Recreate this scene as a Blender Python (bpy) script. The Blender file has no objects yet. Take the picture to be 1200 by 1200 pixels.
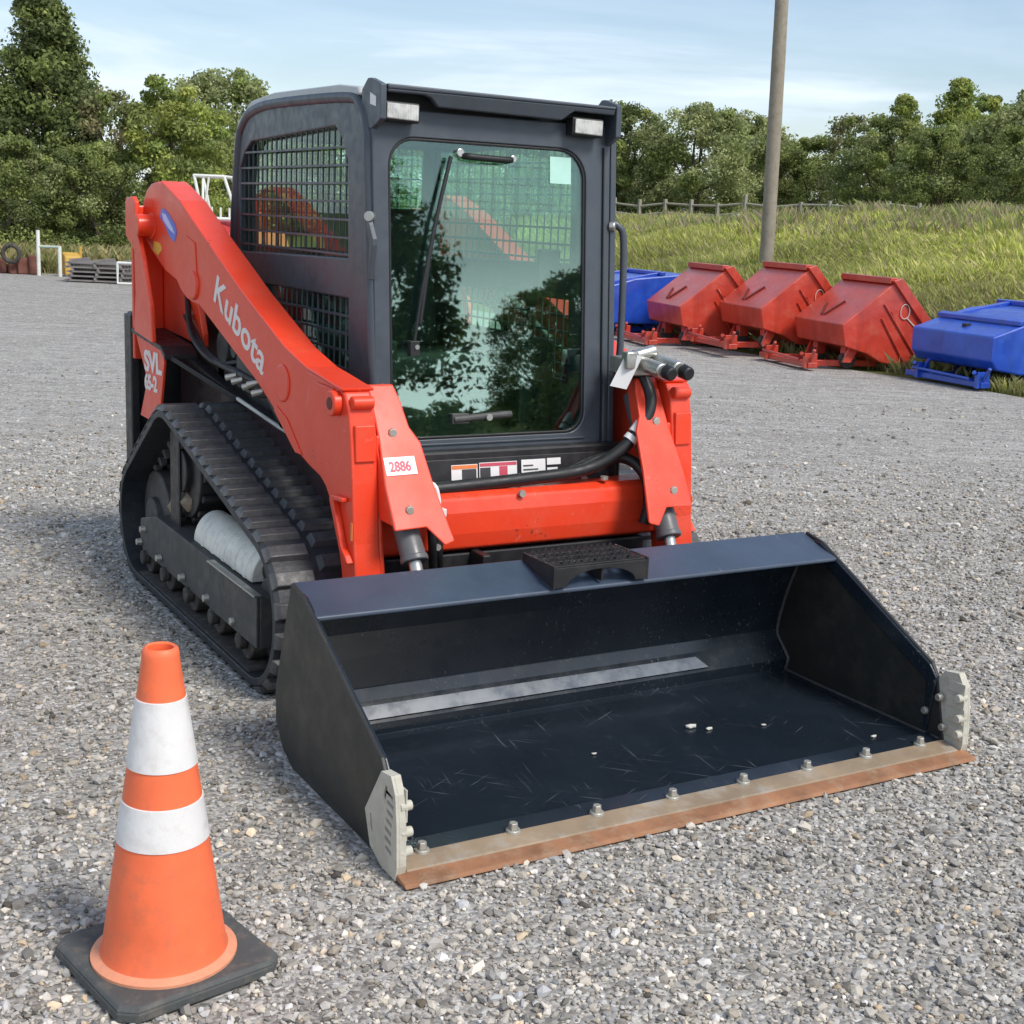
import bpy, bmesh, math, random
import numpy as np
from mathutils import Vector, Matrix
random.seed(7)
rng = np.random.default_rng(7)
R = math.radians
scene = bpy.context.scene
col = scene.collection

# ------------------------------------------------------------------ materials
def new_mat(name):
    m = bpy.data.materials.new(name); m.use_nodes = True
    nt = m.node_tree; b = nt.nodes['Principled BSDF']
    return m, nt, b

def N(nt, t, **kw):
    n = nt.nodes.new(t)
    for k, v in kw.items():
        if k in n.inputs.keys(): n.inputs[k].default_value = v
        else: setattr(n, k, v)
    return n

def ramp(nt, fac, stops):
    r = nt.nodes.new('ShaderNodeValToRGB'); e = r.color_ramp.elements
    while len(e) < len(stops): e.new(0.5)
    for i, (p, c) in enumerate(stops):
        e[i].position = p; e[i].color = (*c, 1) if len(c) == 3 else c
    nt.links.new(fac, r.inputs[0]); return r.outputs[0]

def noise(nt, scale, detail=4, rough=0.55, coord='Object', vec=None):
    n = N(nt, 'ShaderNodeTexNoise'); n.inputs['Scale'].default_value = scale
    n.inputs['Detail'].default_value = detail; n.inputs['Roughness'].default_value = rough
    if vec is None:
        tc = N(nt, 'ShaderNodeTexCoord'); vec = tc.outputs[coord]
    nt.links.new(vec, n.inputs['Vector']); return n

def mapping(nt, scale, coord='Object', rot=(0, 0, 0)):
    tc = N(nt, 'ShaderNodeTexCoord'); mp = N(nt, 'ShaderNodeMapping')
    m0 = N(nt, 'ShaderNodeMapping'); m0.inputs['Rotation'].default_value = rot        # turn first, then stretch
    mp.inputs['Scale'].default_value = scale
    nt.links.new(tc.outputs[coord], m0.inputs['Vector']); nt.links.new(m0.outputs[0], mp.inputs['Vector']); return mp.outputs[0]

def mixc(nt, fac, a, b):
    m = nt.nodes.new('ShaderNodeMix'); m.data_type = 'RGBA'
    for sock, v in ((m.inputs[0], fac), (m.inputs[6], a), (m.inputs[7], b)):
        if hasattr(v, 'links'): nt.links.new(v, sock)
        elif isinstance(v, (int, float)): sock.default_value = v
        else: sock.default_value = (*v, 1)
    return m.outputs[2]

def bump(nt, b, height, strength=0.3, dist=0.01):
    n = N(nt, 'ShaderNodeBump'); n.inputs['Strength'].default_value = strength; n.inputs['Distance'].default_value = dist
    nt.links.new(height, n.inputs['Height']); nt.links.new(n.outputs[0], b.inputs['Normal'])

def surf(name, base, rough=0.5, metal=0.0, dirt=None, dirt_amt=0.35, dscale=6, var=0.12, bumpy=0.0, bscale=120, coat=0.0, spec=0.5, rvar=0.12, wear=None):
    """painted / raw surface with mottling, dust and small roughness changes"""
    m, nt, b = new_mat(name)
    n1 = noise(nt, dscale, 6, 0.6)
    dk = tuple(c*(1-var) for c in base); lt = tuple(min(1, c*(1+var)) for c in base)
    c = ramp(nt, n1.outputs[0], [(0.3, dk), (0.7, lt)])
    if dirt:
        n2 = noise(nt, dscale*2.3, 8, 0.7)
        f = ramp(nt, n2.outputs[0], [(0.50, (0, 0, 0)), (0.75, (dirt_amt,)*3)])
        c = mixc(nt, f, c, dirt)
    if wear:
        ge = N(nt, 'ShaderNodeNewGeometry'); nw = noise(nt, 40, 5, 0.7)
        ad = N(nt, 'ShaderNodeMath', operation='MULTIPLY_ADD'); nt.links.new(nw.outputs[0], ad.inputs[0]); ad.inputs[1].default_value = 0.06; nt.links.new(ge.outputs['Pointiness'], ad.inputs[2])
        c = mixc(nt, ramp(nt, ad.outputs[0], [(0.565, (0, 0, 0)), (0.62, (0.75, 0.75, 0.75))]), c, wear)
    nt.links.new(c, b.inputs['Base Color'])
    n3 = noise(nt, dscale*4, 5, 0.6)
    rr = ramp(nt, n3.outputs[0], [(0.3, (max(0.02, rough-rvar),)*3), (0.7, (min(1, rough+rvar),)*3)])
    nt.links.new(rr, b.inputs['Roughness'])
    b.inputs['Metallic'].default_value = metal
    b.inputs['Coat Weight'].default_value = coat; b.inputs['Coat Roughness'].default_value = 0.12
    b.inputs['Specular IOR Level'].default_value = spec
    if bumpy:
        n4 = noise(nt, bscale, 3, 0.6); bump(nt, b, n4.outputs[0], bumpy, 0.004)
    return m

M = {}
M['red_plain'] = surf('orange_red_paint', (0.82, 0.050, 0.024), 0.36, dirt=(0.56, 0.12, 0.075), dirt_amt=0.22, dscale=7, var=0.06, coat=0.25, spec=0.4, rvar=0.16)
M['black_paint'] = surf('black_paint', (0.018, 0.018, 0.020), 0.45, dirt=(0.09, 0.08, 0.07), dirt_amt=0.3)
M['cab_paint'] = surf('charcoal_paint', (0.060, 0.072, 0.088), 0.40, dirt=(0.12, 0.12, 0.12), dirt_amt=0.2, bumpy=0.05)
M['roof_paint'] = surf('pale_roof_plastic', (0.42, 0.43, 0.43), 0.35, var=0.05)
M['rubber'] = surf('track_rubber', (0.019, 0.023, 0.029), 0.5, dirt=(0.11, 0.105, 0.10), dirt_amt=0.28, dscale=9, bumpy=0.25, wear=(0.16, 0.155, 0.15))
M['rubber_dirty'] = surf('dusty_rubber', (0.05, 0.045, 0.04), 0.8, dirt=(0.22, 0.18, 0.14), dirt_amt=0.8, dscale=12, bumpy=0.3)
M['frame_grey'] = surf('dusty_grey_steel', (0.055, 0.056, 0.055), 0.6, dirt=(0.19, 0.17, 0.14), dirt_amt=0.5, dscale=5)
M['steel'] = surf('bright_steel', (0.55, 0.54, 0.5), 0.35, metal=0.9)
M['zinc'] = surf('zinc_bolt', (0.5, 0.48, 0.42), 0.45, metal=0.6, dirt=(0.3, 0.2, 0.1), dirt_amt=0.3)
M['white'] = surf('off_white_cover', (0.76, 0.74, 0.66), 0.5, dirt=(0.30, 0.25, 0.18), dirt_amt=0.55, dscale=12)
M['label_white'] = surf('white_label', (0.8, 0.79, 0.77), 0.5, var=0.04)
M['text_white'] = surf('white_lettering', (0.80, 0.74, 0.70), 0.5, var=0.05)
M['text_blue'] = surf('blue_lettering', (0.12, 0.14, 0.42), 0.5)
M['text_red'] = surf('red_lettering', (0.55, 0.08, 0.12), 0.5)
M['text_dark'] = surf('dark_print', (0.05, 0.05, 0.055), 0.5)
M['orange_label'] = surf('orange_label', (0.75, 0.22, 0.06), 0.5)
M['yellow_label'] = surf('yellow_label', (0.78, 0.42, 0.05), 0.5)
M['blue_decal'] = surf('blue_decal', (0.12, 0.18, 0.62), 0.45)
M['pale_decal'] = surf('pale_blue_decal', (0.55, 0.60, 0.85), 0.45)
M['hose'] = surf('black_hose', (0.012, 0.012, 0.013), 0.5)
M['seat'] = surf('seat_vinyl', (0.02, 0.02, 0.022), 0.6)
M['cyl_grey'] = surf('grey_cylinder_paint', (0.12, 0.12, 0.125), 0.45)
M['dark_red'] = surf('maroon_panel', (0.03, 0.014, 0.016), 0.35, dirt=(0.08, 0.05, 0.05), dirt_amt=0.3, coat=0.3)
M['rust'] = surf('rusty_edge', (0.29, 0.135, 0.066), 0.75, dirt=(0.34, 0.25, 0.16), dirt_amt=0.8, dscale=9, var=0.35, bumpy=0.3)
M['worn_edge'] = surf('worn_edge', (0.29, 0.215, 0.14), 0.5, dirt=(0.38, 0.37, 0.33), dirt_amt=0.95, dscale=4, var=0.3)
M['cast'] = surf('grey_cast_cutter', (0.52, 0.50, 0.42), 0.7, dirt=(0.36, 0.30, 0.2), dirt_amt=0.5, dscale=14, bumpy=0.3)
M['cone'] = surf('orange_pvc', (0.88, 0.165, 0.060), 0.5, dirt=(0.52, 0.15, 0.08), dirt_amt=0.6, dscale=11, var=0.09, bumpy=0.1, bscale=40)
M['cone_worn'] = surf('faded_orange_rim', (0.72, 0.30, 0.17), 0.65, dirt=(0.4, 0.25, 0.17), dirt_amt=0.6, dscale=20)
M['collar'] = surf('reflective_collar', (0.74, 0.72, 0.70), 0.4, dirt=(0.52, 0.44, 0.39), dirt_amt=0.6, dscale=9, var=0.05, bumpy=0.25, bscale=55)
M['cone_base'] = surf('black_rubber_base', (0.075, 0.080, 0.078), 0.75, dirt=(0.24, 0.19, 0.15), dirt_amt=0.55, dscale=10, bumpy=0.3)
M['hop_red'] = surf('hopper_red', (0.44, 0.062, 0.042), 0.36, dirt=(0.52, 0.20, 0.16), dirt_amt=0.4, dscale=3, var=0.14, coat=0.6, spec=0.7)
M['hop_blue'] = surf('hopper_blue', (0.022, 0.06, 0.48), 0.4, dirt=(0.10, 0.16, 0.55), dirt_amt=0.3, dscale=3, var=0.1)
def streaky(name, base, run, fade):
    m, nt, b = new_mat(name)
    n1 = noise(nt, 2.2, 7, 0.65)
    c = ramp(nt, n1.outputs[0], [(0.32, tuple(x*0.8 for x in base)), (0.68, tuple(min(1, x*1.2) for x in base))])
    v = mapping(nt, (9, 9, 0.9)); n2 = noise(nt, 1.0, 6, 0.65, vec=v)
    c = mixc(nt, ramp(nt, n2.outputs[0], [(0.50, (0, 0, 0)), (0.70, (0.65, 0.65, 0.65))]), c, run)
    n3 = noise(nt, 5, 8, 0.72)
    c = mixc(nt, ramp(nt, n3.outputs[0], [(0.50, (0, 0, 0)), (0.68, (0.38, 0.38, 0.38))]), c, fade)
    nt.links.new(c, b.inputs['Base Color'])
    nt.links.new(ramp(nt, n3.outputs[0], [(0.3, (0.26,)*3), (0.7, (0.55,)*3)]), b.inputs['Roughness'])
    b.inputs['Specular IOR Level'].default_value = 0.7; b.inputs['Coat Weight'].default_value = 0.4; b.inputs['Coat Roughness'].default_value = 0.25
    n4 = noise(nt, 3, 2); bump(nt, b, n4.outputs[0], 0.25, 0.06)
    return m
M['hop_red'] = streaky('hopper_red_worn', (0.52, 0.046, 0.022), (0.30, 0.034, 0.018), (0.60, 0.15, 0.09))
M['hop_blue'] = streaky('hopper_blue_worn', (0.010, 0.068, 0.46), (0.008, 0.035, 0.26), (0.04, 0.14, 0.50))
M['hop_dark'] = surf('hopper_handle', (0.12, 0.015, 0.012), 0.5)
M['wood_pole'] = surf('weathered_pole', (0.30, 0.26, 0.20), 0.85, dirt=(0.15, 0.12, 0.08), dirt_amt=0.7, dscale=5, bumpy=0.4)
M['fence_wood'] = surf('pale_fence_wood', (0.29, 0.265, 0.21), 0.8)
M['slat'] = surf('grey_weathered_slats', (0.22, 0.2, 0.19), 0.85)
M['white_metal'] = surf('white_painted_pipe', (0.72, 0.72, 0.66), 0.5)
M['pale_green_metal'] = surf('pale_green_pipe', (0.42, 0.5, 0.42), 0.5)
M['yellow'] = surf('faded_yellow_paint', (0.55, 0.33, 0.06), 0.6, dirt=(0.3, 0.15, 0.03), dirt_amt=0.5)
M['rust_dark'] = surf('dark_rusty_iron', (0.16, 0.06, 0.04), 0.85, var=0.4)
M['imp_red'] = surf('implement_red', (0.45, 0.03, 0.03), 0.4)
M['teal'] = surf('teal_paint', (0.05, 0.30, 0.36), 0.5)
M['imp_orange'] = surf('implement_orange', (0.62, 0.2, 0.06), 0.5)
M['lens'] = surf('lamp_lens', (0.78, 0.78, 0.74), 0.2, var=0.08, dscale=60, coat=0.6)
def lens_mat():
    m, nt, b = new_mat('ribbed_lamp_lens')
    wv = N(nt, 'ShaderNodeTexWave'); wv.inputs['Scale'].default_value = 55; tc = N(nt, 'ShaderNodeTexCoord'); nt.links.new(tc.outputs['Object'], wv.inputs['Vector'])
    n = noise(nt, 22, 3)
    c = ramp(nt, n.outputs[0], [(0.35, (0.34, 0.34, 0.33)), (0.6, (0.62, 0.61, 0.57))])
    nt.links.new(c, b.inputs['Base Color']); b.inputs['Roughness'].default_value = 0.18; b.inputs['Coat Weight'].default_value = 0.8
    bump(nt, b, wv.outputs['Fac'], 0.35, 0.004); return m
M['lens'] = lens_mat()
M['bark'] = surf('bark', (0.11, 0.085, 0.06), 0.9, bumpy=0.4, bscale=30)
M['mud'] = surf('dried_mud', (0.28, 0.22, 0.16), 0.95, dirt=(0.2, 0.12, 0.06), dirt_amt=0.8, dscale=30)
M['pale_rock'] = surf('pale_limestone', (0.6, 0.58, 0.52), 0.9, dscale=3)
M['barn_white'] = surf('white_siding', (0.75, 0.75, 0.73), 0.7)

def scratched(name, base, rough=0.32, spec=0.5):
    m, nt, b = new_mat(name)
    n1 = noise(nt, 3, 6, 0.6)
    c = ramp(nt, n1.outputs[0], [(0.3, tuple(x*0.8 for x in base)), (0.7, tuple(x*1.25 for x in base))])
    # fine long scratches in two directions
    fs = []
    for rot, sc in ((0.75, (5, 110, 60)), (-0.5, (6, 150, 60)), (1.75, (4, 90, 60))):
        v = mapping(nt, sc, rot=(0.0, 0.0, rot))
        n = noise(nt, 1.0, 2, 0.5, vec=v)
        fs.append(ramp(nt, n.outputs[0], [(0.67, (0, 0, 0)), (0.76, (0.32, 0.32, 0.32))]))
    mask = noise(nt, 4, 4, 0.6)
    mk = ramp(nt, mask.outputs[0], [(0.45, (0, 0, 0)), (0.62, (1, 1, 1))])
    f = fs[0]
    for g in fs[1:]:
        mx = nt.nodes.new('ShaderNodeMix'); mx.data_type = 'RGBA'; mx.blend_type = 'LIGHTEN'; mx.inputs[0].default_value = 1
        nt.links.new(f, mx.inputs[6]); nt.links.new(g, mx.inputs[7]); f = mx.outputs[2]
    mu = nt.nodes.new('ShaderNodeMix'); mu.data_type = 'RGBA'; mu.blend_type = 'MULTIPLY'; mu.inputs[0].default_value = 1
    nt.links.new(f, mu.inputs[6]); nt.links.new(mk, mu.inputs[7])
    c = mixc(nt, mu.outputs[2], c, (0.30, 0.31, 0.32))
    n2 = noise(nt, 9, 8, 0.7)
    f2 = ramp(nt, n2.outputs[0], [(0.60, (0, 0, 0)), (0.80, (0.22, 0.22, 0.22))])
    c = mixc(nt, f2, c, (0.12, 0.125, 0.125))
    nt.links.new(c, b.inputs['Base Color'])
    n3 = noise(nt, 14, 5)
    nt.links.new(ramp(nt, n3.outputs[0], [(0.3, (rough-0.05,)*3), (0.7, (rough+0.08,)*3)]), b.inputs['Roughness'])
    b.inputs['Specular IOR Level'].default_value = spec
    return m
M['bucket'] = scratched('bucket_paint', (0.012, 0.018, 0.026), 0.20, 0.6)
M['sky_lit_lip_paint'] = scratched('bucket_paint_sky_lit', (0.036, 0.056, 0.090), 0.38, 0.9)  # bucket paint made lighter and bluer, sky reflection put into the colour
M['sky_glint_paint'] = surf('painted_sky_glint', (0.095, 0.118, 0.15), 0.3, dirt=(0.07, 0.088, 0.11), dirt_amt=0.35, dscale=3, spec=1.0, coat=0.4)  # pale blue-grey that paints the sky's reflection on the bucket bend
M['bucket_out'] = surf('bucket_side_paint', (0.024, 0.024, 0.022), 0.48, dirt=(0.10, 0.085, 0.07), dirt_amt=0.35, dscale=3)

def worn_red():
    m, nt, b = new_mat('orange_red_paint_worn')
    n1 = noise(nt, 2.5, 6, 0.6)
    c = ramp(nt, n1.outputs[0], [(0.3, (0.77, 0.050, 0.016)), (0.7, (0.85, 0.062, 0.020))])
    n2 = noise(nt, 6, 9, 0.72)                                   # thin dust film in patches
    c = mixc(nt, ramp(nt, n2.outputs[0], [(0.50, (0, 0, 0)), (0.74, (0.20, 0.20, 0.20))]), c, (0.54, 0.18, 0.10))
    f = None
    for rot, sc in ((0.4, (150, 4, 40)), (1.2, (40, 3, 130))):      # hairline scratches
        v = mapping(nt, sc, rot=(rot, 0.15, 0.2)); n = noise(nt, 1.0, 2, 0.5, vec=v)
        g = ramp(nt, n.outputs[0], [(0.70, (0, 0, 0)), (0.76, (0.30, 0.30, 0.30))])
        c = mixc(nt, g, c, (0.78, 0.30, 0.24))
    n3 = noise(nt, 70, 3, 0.6); n4 = noise(nt, 3, 3, 0.6)           # small dark chips and grease
    ml = N(nt, 'ShaderNodeMath', operation='MULTIPLY'); nt.links.new(n3.outputs[0], ml.inputs[0]); nt.links.new(n4.outputs[0], ml.inputs[1])
    c = mixc(nt, ramp(nt, ml.outputs[0], [(0.395, (0, 0, 0)), (0.43, (0.7, 0.7, 0.7))]), c, (0.16, 0.03, 0.022))
    nt.links.new(c, b.inputs['Base Color'])
    nt.links.new(ramp(nt, n2.outputs[0], [(0.35, (0.27,)*3), (0.7, (0.52,)*3)]), b.inputs['Roughness'])
    b.inputs['Specular IOR Level'].default_value = 0.45; b.inputs['Coat Weight'].default_value = 0.2; b.inputs['Coat Roughness'].default_value = 0.15
    n5 = noise(nt, 5, 2); bump(nt, b, n5.outputs[0], 0.10, 0.02)
    return m
M['red'] = worn_red()
def glass_mat(name, tint, f0):
    m = bpy.data.materials.new(name); m.use_nodes = True; nt = m.node_tree
    nt.nodes.remove(nt.nodes['Principled BSDF']); out = nt.nodes['Material Output']
    tr = N(nt, 'ShaderNodeBsdfTransparent'); tr.inputs[0].default_value = (*tint, 1)
    gl = N(nt, 'ShaderNodeBsdfGlossy'); gl.inputs['Roughness'].default_value = 0.015; gl.inputs[0].default_value = (0.88, 1.0, 0.96, 1)
    lw = N(nt, 'ShaderNodeLayerWeight'); lw.inputs[0].default_value = 0.5          # Schlick, the same from both faces of the pane
    pw = N(nt, 'ShaderNodeMath', operation='POWER'); nt.links.new(lw.outputs['Facing'], pw.inputs[0]); pw.inputs[1].default_value = 5
    fr = N(nt, 'ShaderNodeMath', operation='MULTIPLY_ADD'); nt.links.new(pw.outputs[0], fr.inputs[0]); fr.inputs[1].default_value = 1-f0; fr.inputs[2].default_value = f0
    mx = N(nt, 'ShaderNodeMixShader')
    nt.links.new(fr.outputs[0], mx.inputs[0]); nt.links.new(tr.outputs[0], mx.inputs[1]); nt.links.new(gl.outputs[0], mx.inputs[2])
    nt.links.new(mx.outputs[0], out.inputs[0]); return m
M['glass'] = glass_mat('green_tinted_glass', (0.76, 0.95, 0.85), 0.088)
M['side_glass'] = glass_mat('side_tinted_glass', (0.88, 0.98, 0.93), 0.04)

def attr_mat(name, rough=0.8, trans=0.0, spec=0.3):
    m, nt, b = new_mat(name)
    a = N(nt, 'ShaderNodeAttribute', attribute_name='tint')
    nt.links.new(a.outputs['Color'], b.inputs['Base Color'])
    b.inputs['Roughness'].default_value = rough; b.inputs['Specular IOR Level'].default_value = spec
    if trans:
        out = nt.nodes['Material Output']; tl = N(nt, 'ShaderNodeBsdfTranslucent')
        nt.links.new(a.outputs['Color'], tl.inputs[0])
        mx = N(nt, 'ShaderNodeMixShader'); mx.inputs[0].default_value = trans
        nt.links.new(b.outputs[0], mx.inputs[1]); nt.links.new(tl.outputs[0], mx.inputs[2]); nt.links.new(mx.outputs[0], out.inputs[0])
    return m
M['leaf'] = attr_mat('leaves', 0.6, 0.42)
M['grass'] = attr_mat('grass_blades', 0.7, 0.3)
M['stone'] = attr_mat('crushed_stone', 0.85, 0.0, 0.25)

# ------------------------------------------------------------------ mesh builder
class MB:
    def __init__(s): s.bm = bmesh.new()
    def poly(s, pts):
        return s.bm.faces.new([s.bm.verts.new(p) for p in pts])
    def prism(s, axis, pts, a, b):
        """outline in the plane across an axis, pushed from a to b along it"""
        def P(t, q):
            if axis == 'x': return (t, q[0], q[1])
            if axis == 'y': return (q[0], t, q[1])
            return (q[0], q[1], t)
        A = [s.bm.verts.new(P(a, q)) for q in pts]; B = [s.bm.verts.new(P(b, q)) for q in pts]
        n = len(pts)
        s.bm.faces.new(A); s.bm.faces.new(B[::-1])
        for i in range(n): s.bm.faces.new((A[i], B[i], B[(i+1) % n], A[(i+1) % n]))
        return s
    def loft(s, la, lb, caps=True):
        A = [s.bm.verts.new(q) for q in la]; B = [s.bm.verts.new(q) for q in lb]; n = len(la)
        if caps: s.bm.faces.new(A); s.bm.faces.new(B[::-1])
        for i in range(n): s.bm.faces.new((A[i], B[i], B[(i+1) % n], A[(i+1) % n]))
        return s
    def box(s, x0, x1, y0, y1, z0, z1):
        return s.prism('z', [(x0, y0), (x1, y0), (x1, y1), (x0, y1)], z0, z1)
    def plate(s, axis, outer, holes, a, b):
        """flat plate with holes cut through it"""
        tmp = bmesh.new()
        loops = [outer] + holes
        for L in loops:
            vs = [tmp.verts.new((q[0], q[1], 0)) for q in L]
            for i in range(len(vs)): tmp.edges.new((vs[i], vs[(i+1) % len(vs)]))
        bmesh.ops.triangle_fill(tmp, use_beauty=True, use_dissolve=False, edges=tmp.edges[:], normal=(0, 0, 1))
        def P(t, q):
            if axis == 'x': return (t, q[0], q[1])
            if axis == 'y': return (q[0], t, q[1])
            return (q[0], q[1], t)
        tmp.verts.ensure_lookup_table()
        va = [s.bm.verts.new(P(a, v.co)) for v in tmp.verts]; vb = [s.bm.verts.new(P(b, v.co)) for v in tmp.verts]
        for f in tmp.faces:
            ids = [v.index for v in f.verts]
            s.bm.faces.new([va[i] for i in ids]); s.bm.faces.new([vb[i] for i in ids][::-1])
        k = 0
        for L in loops:
            n = len(L)
            for i in range(n):
                j = (i+1) % n
                s.bm.faces.new((va[k+i], vb[k+i], vb[k+j], va[k+j]))
            k += n
        tmp.free(); return s
    def cyl(s, p0, p1, r0, r1=None, seg=20, caps=True):
        r1 = r0 if r1 is None else r1
        p0, p1 = Vector(p0), Vector(p1); d = (p1-p0).normalized()
        u = d.orthogonal().normalized(); v = d.cross(u)
        ring = lambda p, r: [p + (u*math.cos(t)+v*math.sin(t))*r for t in [2*math.pi*i/seg for i in range(seg)]]
        return s.loft(ring(p0, r0), ring(p1, r1), caps)
    def tube(s, pts, r, seg=10, smooth=6):
        P = [Vector(p) for p in pts]
        if smooth and len(P) > 2:
            Q = []
            for i in range(len(P)-1):
                a, b, c, d = P[max(i-1, 0)], P[i], P[i+1], P[min(i+2, len(P)-1)]
                for k in range(smooth):
                    t = k/smooth
                    Q.append(0.5*((2*b)+(c-a)*t+(2*a-5*b+4*c-d)*t*t+(3*b-a-3*c+d)*t**3))
            Q.append(P[-1]); P = Q
        rings = []; u = None
        for i, p in enumerate(P):
            d = (P[min(i+1, len(P)-1)]-P[max(i-1, 0)]).normalized()
            u = d.orthogonal().normalized() if u is None else (u-d*u.dot(d)).normalized()
            v = d.cross(u)
            rr = r[i*len(r)//len(P)] if isinstance(r, (list, tuple)) else r
            rings.append([s.bm.verts.new(p+(u*math.cos(2*math.pi*k/seg)+v*math.sin(2*math.pi*k/seg))*rr) for k in range(seg)])
        s.bm.faces.new(rings[0]); s.bm.faces.new(rings[-1][::-1])
        for A, B in zip(rings, rings[1:]):
            for k in range(seg): s.bm.faces.new((A[k], B[k], B[(k+1) % seg], A[(k+1) % seg]))
        return s
    def lathe(s, prof, seg=48, c=(0, 0)):
        rings = []
        for r, z in prof:
            rings.append([s.bm.verts.new((c[0]+r*math.cos(2*math.pi*k/seg), c[1]+r*math.sin(2*math.pi*k/seg), z)) for k in range(seg)])
        for A, B in zip(rings, rings[1:]):
            for k in range(seg): s.bm.faces.new((A[k], A[(k+1) % seg], B[(k+1) % seg], B[k]))
        return s
    def blob(s, c, r, sub=2, jit=0.25, sc=(1, 1, 1), seed=0):
        q = random.Random(seed)
        res = bmesh.ops.create_icosphere(s.bm, subdivisions=sub, radius=r)
        for v in res['verts']:
            k = 1+q.uniform(-jit, jit)
            v.co = Vector((v.co.x*sc[0]*k+c[0], v.co.y*sc[1]*k+c[1], v.co.z*sc[2]*k+c[2]))
        return s
    def move(s, mat):
        s.bm.transform(mat); return s
    def build_each(s, name, mat, parent=None, bevel=0.0, smooth=None, seg=2):
        """one object for every separate piece collected here"""
        todo = set(s.bm.verts); out = []
        while todo:
            st = [todo.pop()]; isl = set(st)
            while st:
                v = st.pop()
                for e in v.link_edges:
                    o = e.other_vert(v)
                    if o not in isl: isl.add(o); st.append(o)
            todo -= isl
            p = MB(); mp = {v: p.bm.verts.new(v.co) for v in isl}
            for f in {f for v in isl for f in v.link_faces}: p.bm.faces.new([mp[v] for v in f.verts])
            out.append(p.build(name, mat, parent, bevel, smooth, seg))
        s.bm.free(); return out
    def build(s, name, mat, parent=None, bevel=0.0, smooth=None, seg=2):
        bmesh.ops.recalc_face_normals(s.bm, faces=s.bm.faces[:])
        me = bpy.data.meshes.new(name); s.bm.to_mesh(me); s.bm.free()
        o = bpy.data.objects.new(name, me); col.objects.link(o)
        me.materials.append(mat if not isinstance(mat, str) else M[mat])
        if smooth is not None:
            me.polygons.foreach_set('use_smooth', [True]*len(me.polygons)); me.set_sharp_from_angle(angle=R(smooth))
        if bevel:
            b = o.modifiers.new('bevel', 'BEVEL'); b.width = bevel; b.segments = seg; b.limit_method = 'ANGLE'; b.angle_limit = R(38)
        if parent is not None: attach(o, parent)
        return o

ROOTPOS = {}
def attach(o, parent):
    o.parent = parent
    p = parent
    off = Vector((0, 0, 0))
    while p is not None:
        if p.name in ROOTPOS: off = ROOTPOS[p.name]
        p = p.parent
    if parent.name in ROOTPOS: o.matrix_parent_inverse = Matrix.Translation(-off)

def empty(name, loc, label, cat, group=None):
    o = bpy.data.objects.new(name, None); col.objects.link(o); o.location = loc
    o.empty_display_size = 0.1
    ROOTPOS[o.name] = Vector(loc)
    return tag(o, label, cat, group)
def tag(o, label, cat, group=None, kind=None):
    if label: o['label'] = label
    if cat: o['category'] = cat
    if group: o['group'] = group
    if kind: o['kind'] = kind
    return o
def struct(o): o['kind'] = 'structure'; return o
def mirror(pts): return [(-p[0], *p[1:]) for p in pts]

def text_mesh(body, size, extrude=0.0012, bold=0.0, xscale=1.0, shear=0.0):
    cu = bpy.data.curves.new('lettering', 'FONT'); cu.body = body; cu.size = size; cu.extrude = extrude; cu.offset = bold
    cu.shear = shear; cu.space_character = 1.0; cu.resolution_u = 4
    t = bpy.data.objects.new('lettering', cu); col.objects.link(t)
    dg = bpy.context.evaluated_depsgraph_get(); dg.update()
    me = bpy.data.meshes.new_from_object(t.evaluated_get(dg))
    bpy.data.objects.remove(t); bpy.data.curves.remove(cu)
    for v in me.vertices: v.co.x *= xscale
    return me
def lettering(body, size, origin, right, up, mat, parent, name='lettering', **kw):
    me = text_mesh(body, size, **kw); me.name = name
    r = Vector(right).normalized(); u = Vector(up).normalized(); n = r.cross(u)
    mt = Matrix((( r.x, u.x, n.x, origin[0]), (r.y, u.y, n.y, origin[1]), (r.z, u.z, n.z, origin[2]), (0, 0, 0, 1)))
    me.transform(mt); me.materials.append(M[mat])
    o = bpy.data.objects.new(name, me); col.objects.link(o); attach(o, parent); return o

# numpy mesh with a colour per face corner group
def np_mesh(name, verts, faces, tint, mat, k):
    """verts (n,3); faces (m,k); tint (m,3) one colour per face"""
    me = bpy.data.meshes.new(name); m = len(faces)
    me.vertices.add(len(verts)); me.vertices.foreach_set('co', verts.astype(np.float32).ravel())
    me.loops.add(m*k); me.loops.foreach_set('vertex_index', faces.astype(np.int32).ravel())
    me.polygons.add(m); me.polygons.foreach_set('loop_start', np.arange(0, m*k, k, dtype=np.int32))
    me.update()
    at = me.attributes.new('tint', 'FLOAT_COLOR', 'FACE')
    c = np.ones((m, 4), np.float32); c[:, :3] = tint
    at.data.foreach_set('color', c.ravel())
    me.materials.append(M[mat] if isinstance(mat, str) else mat)
    me.polygons.foreach_set('use_smooth', np.zeros(m, dtype=bool))
    me.validate()
    return me
def np_obj(name, me, parent=None):
    o = bpy.data.objects.new(name, me); col.objects.link(o)
    if parent is not None: attach(o, parent)
    return o

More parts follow.
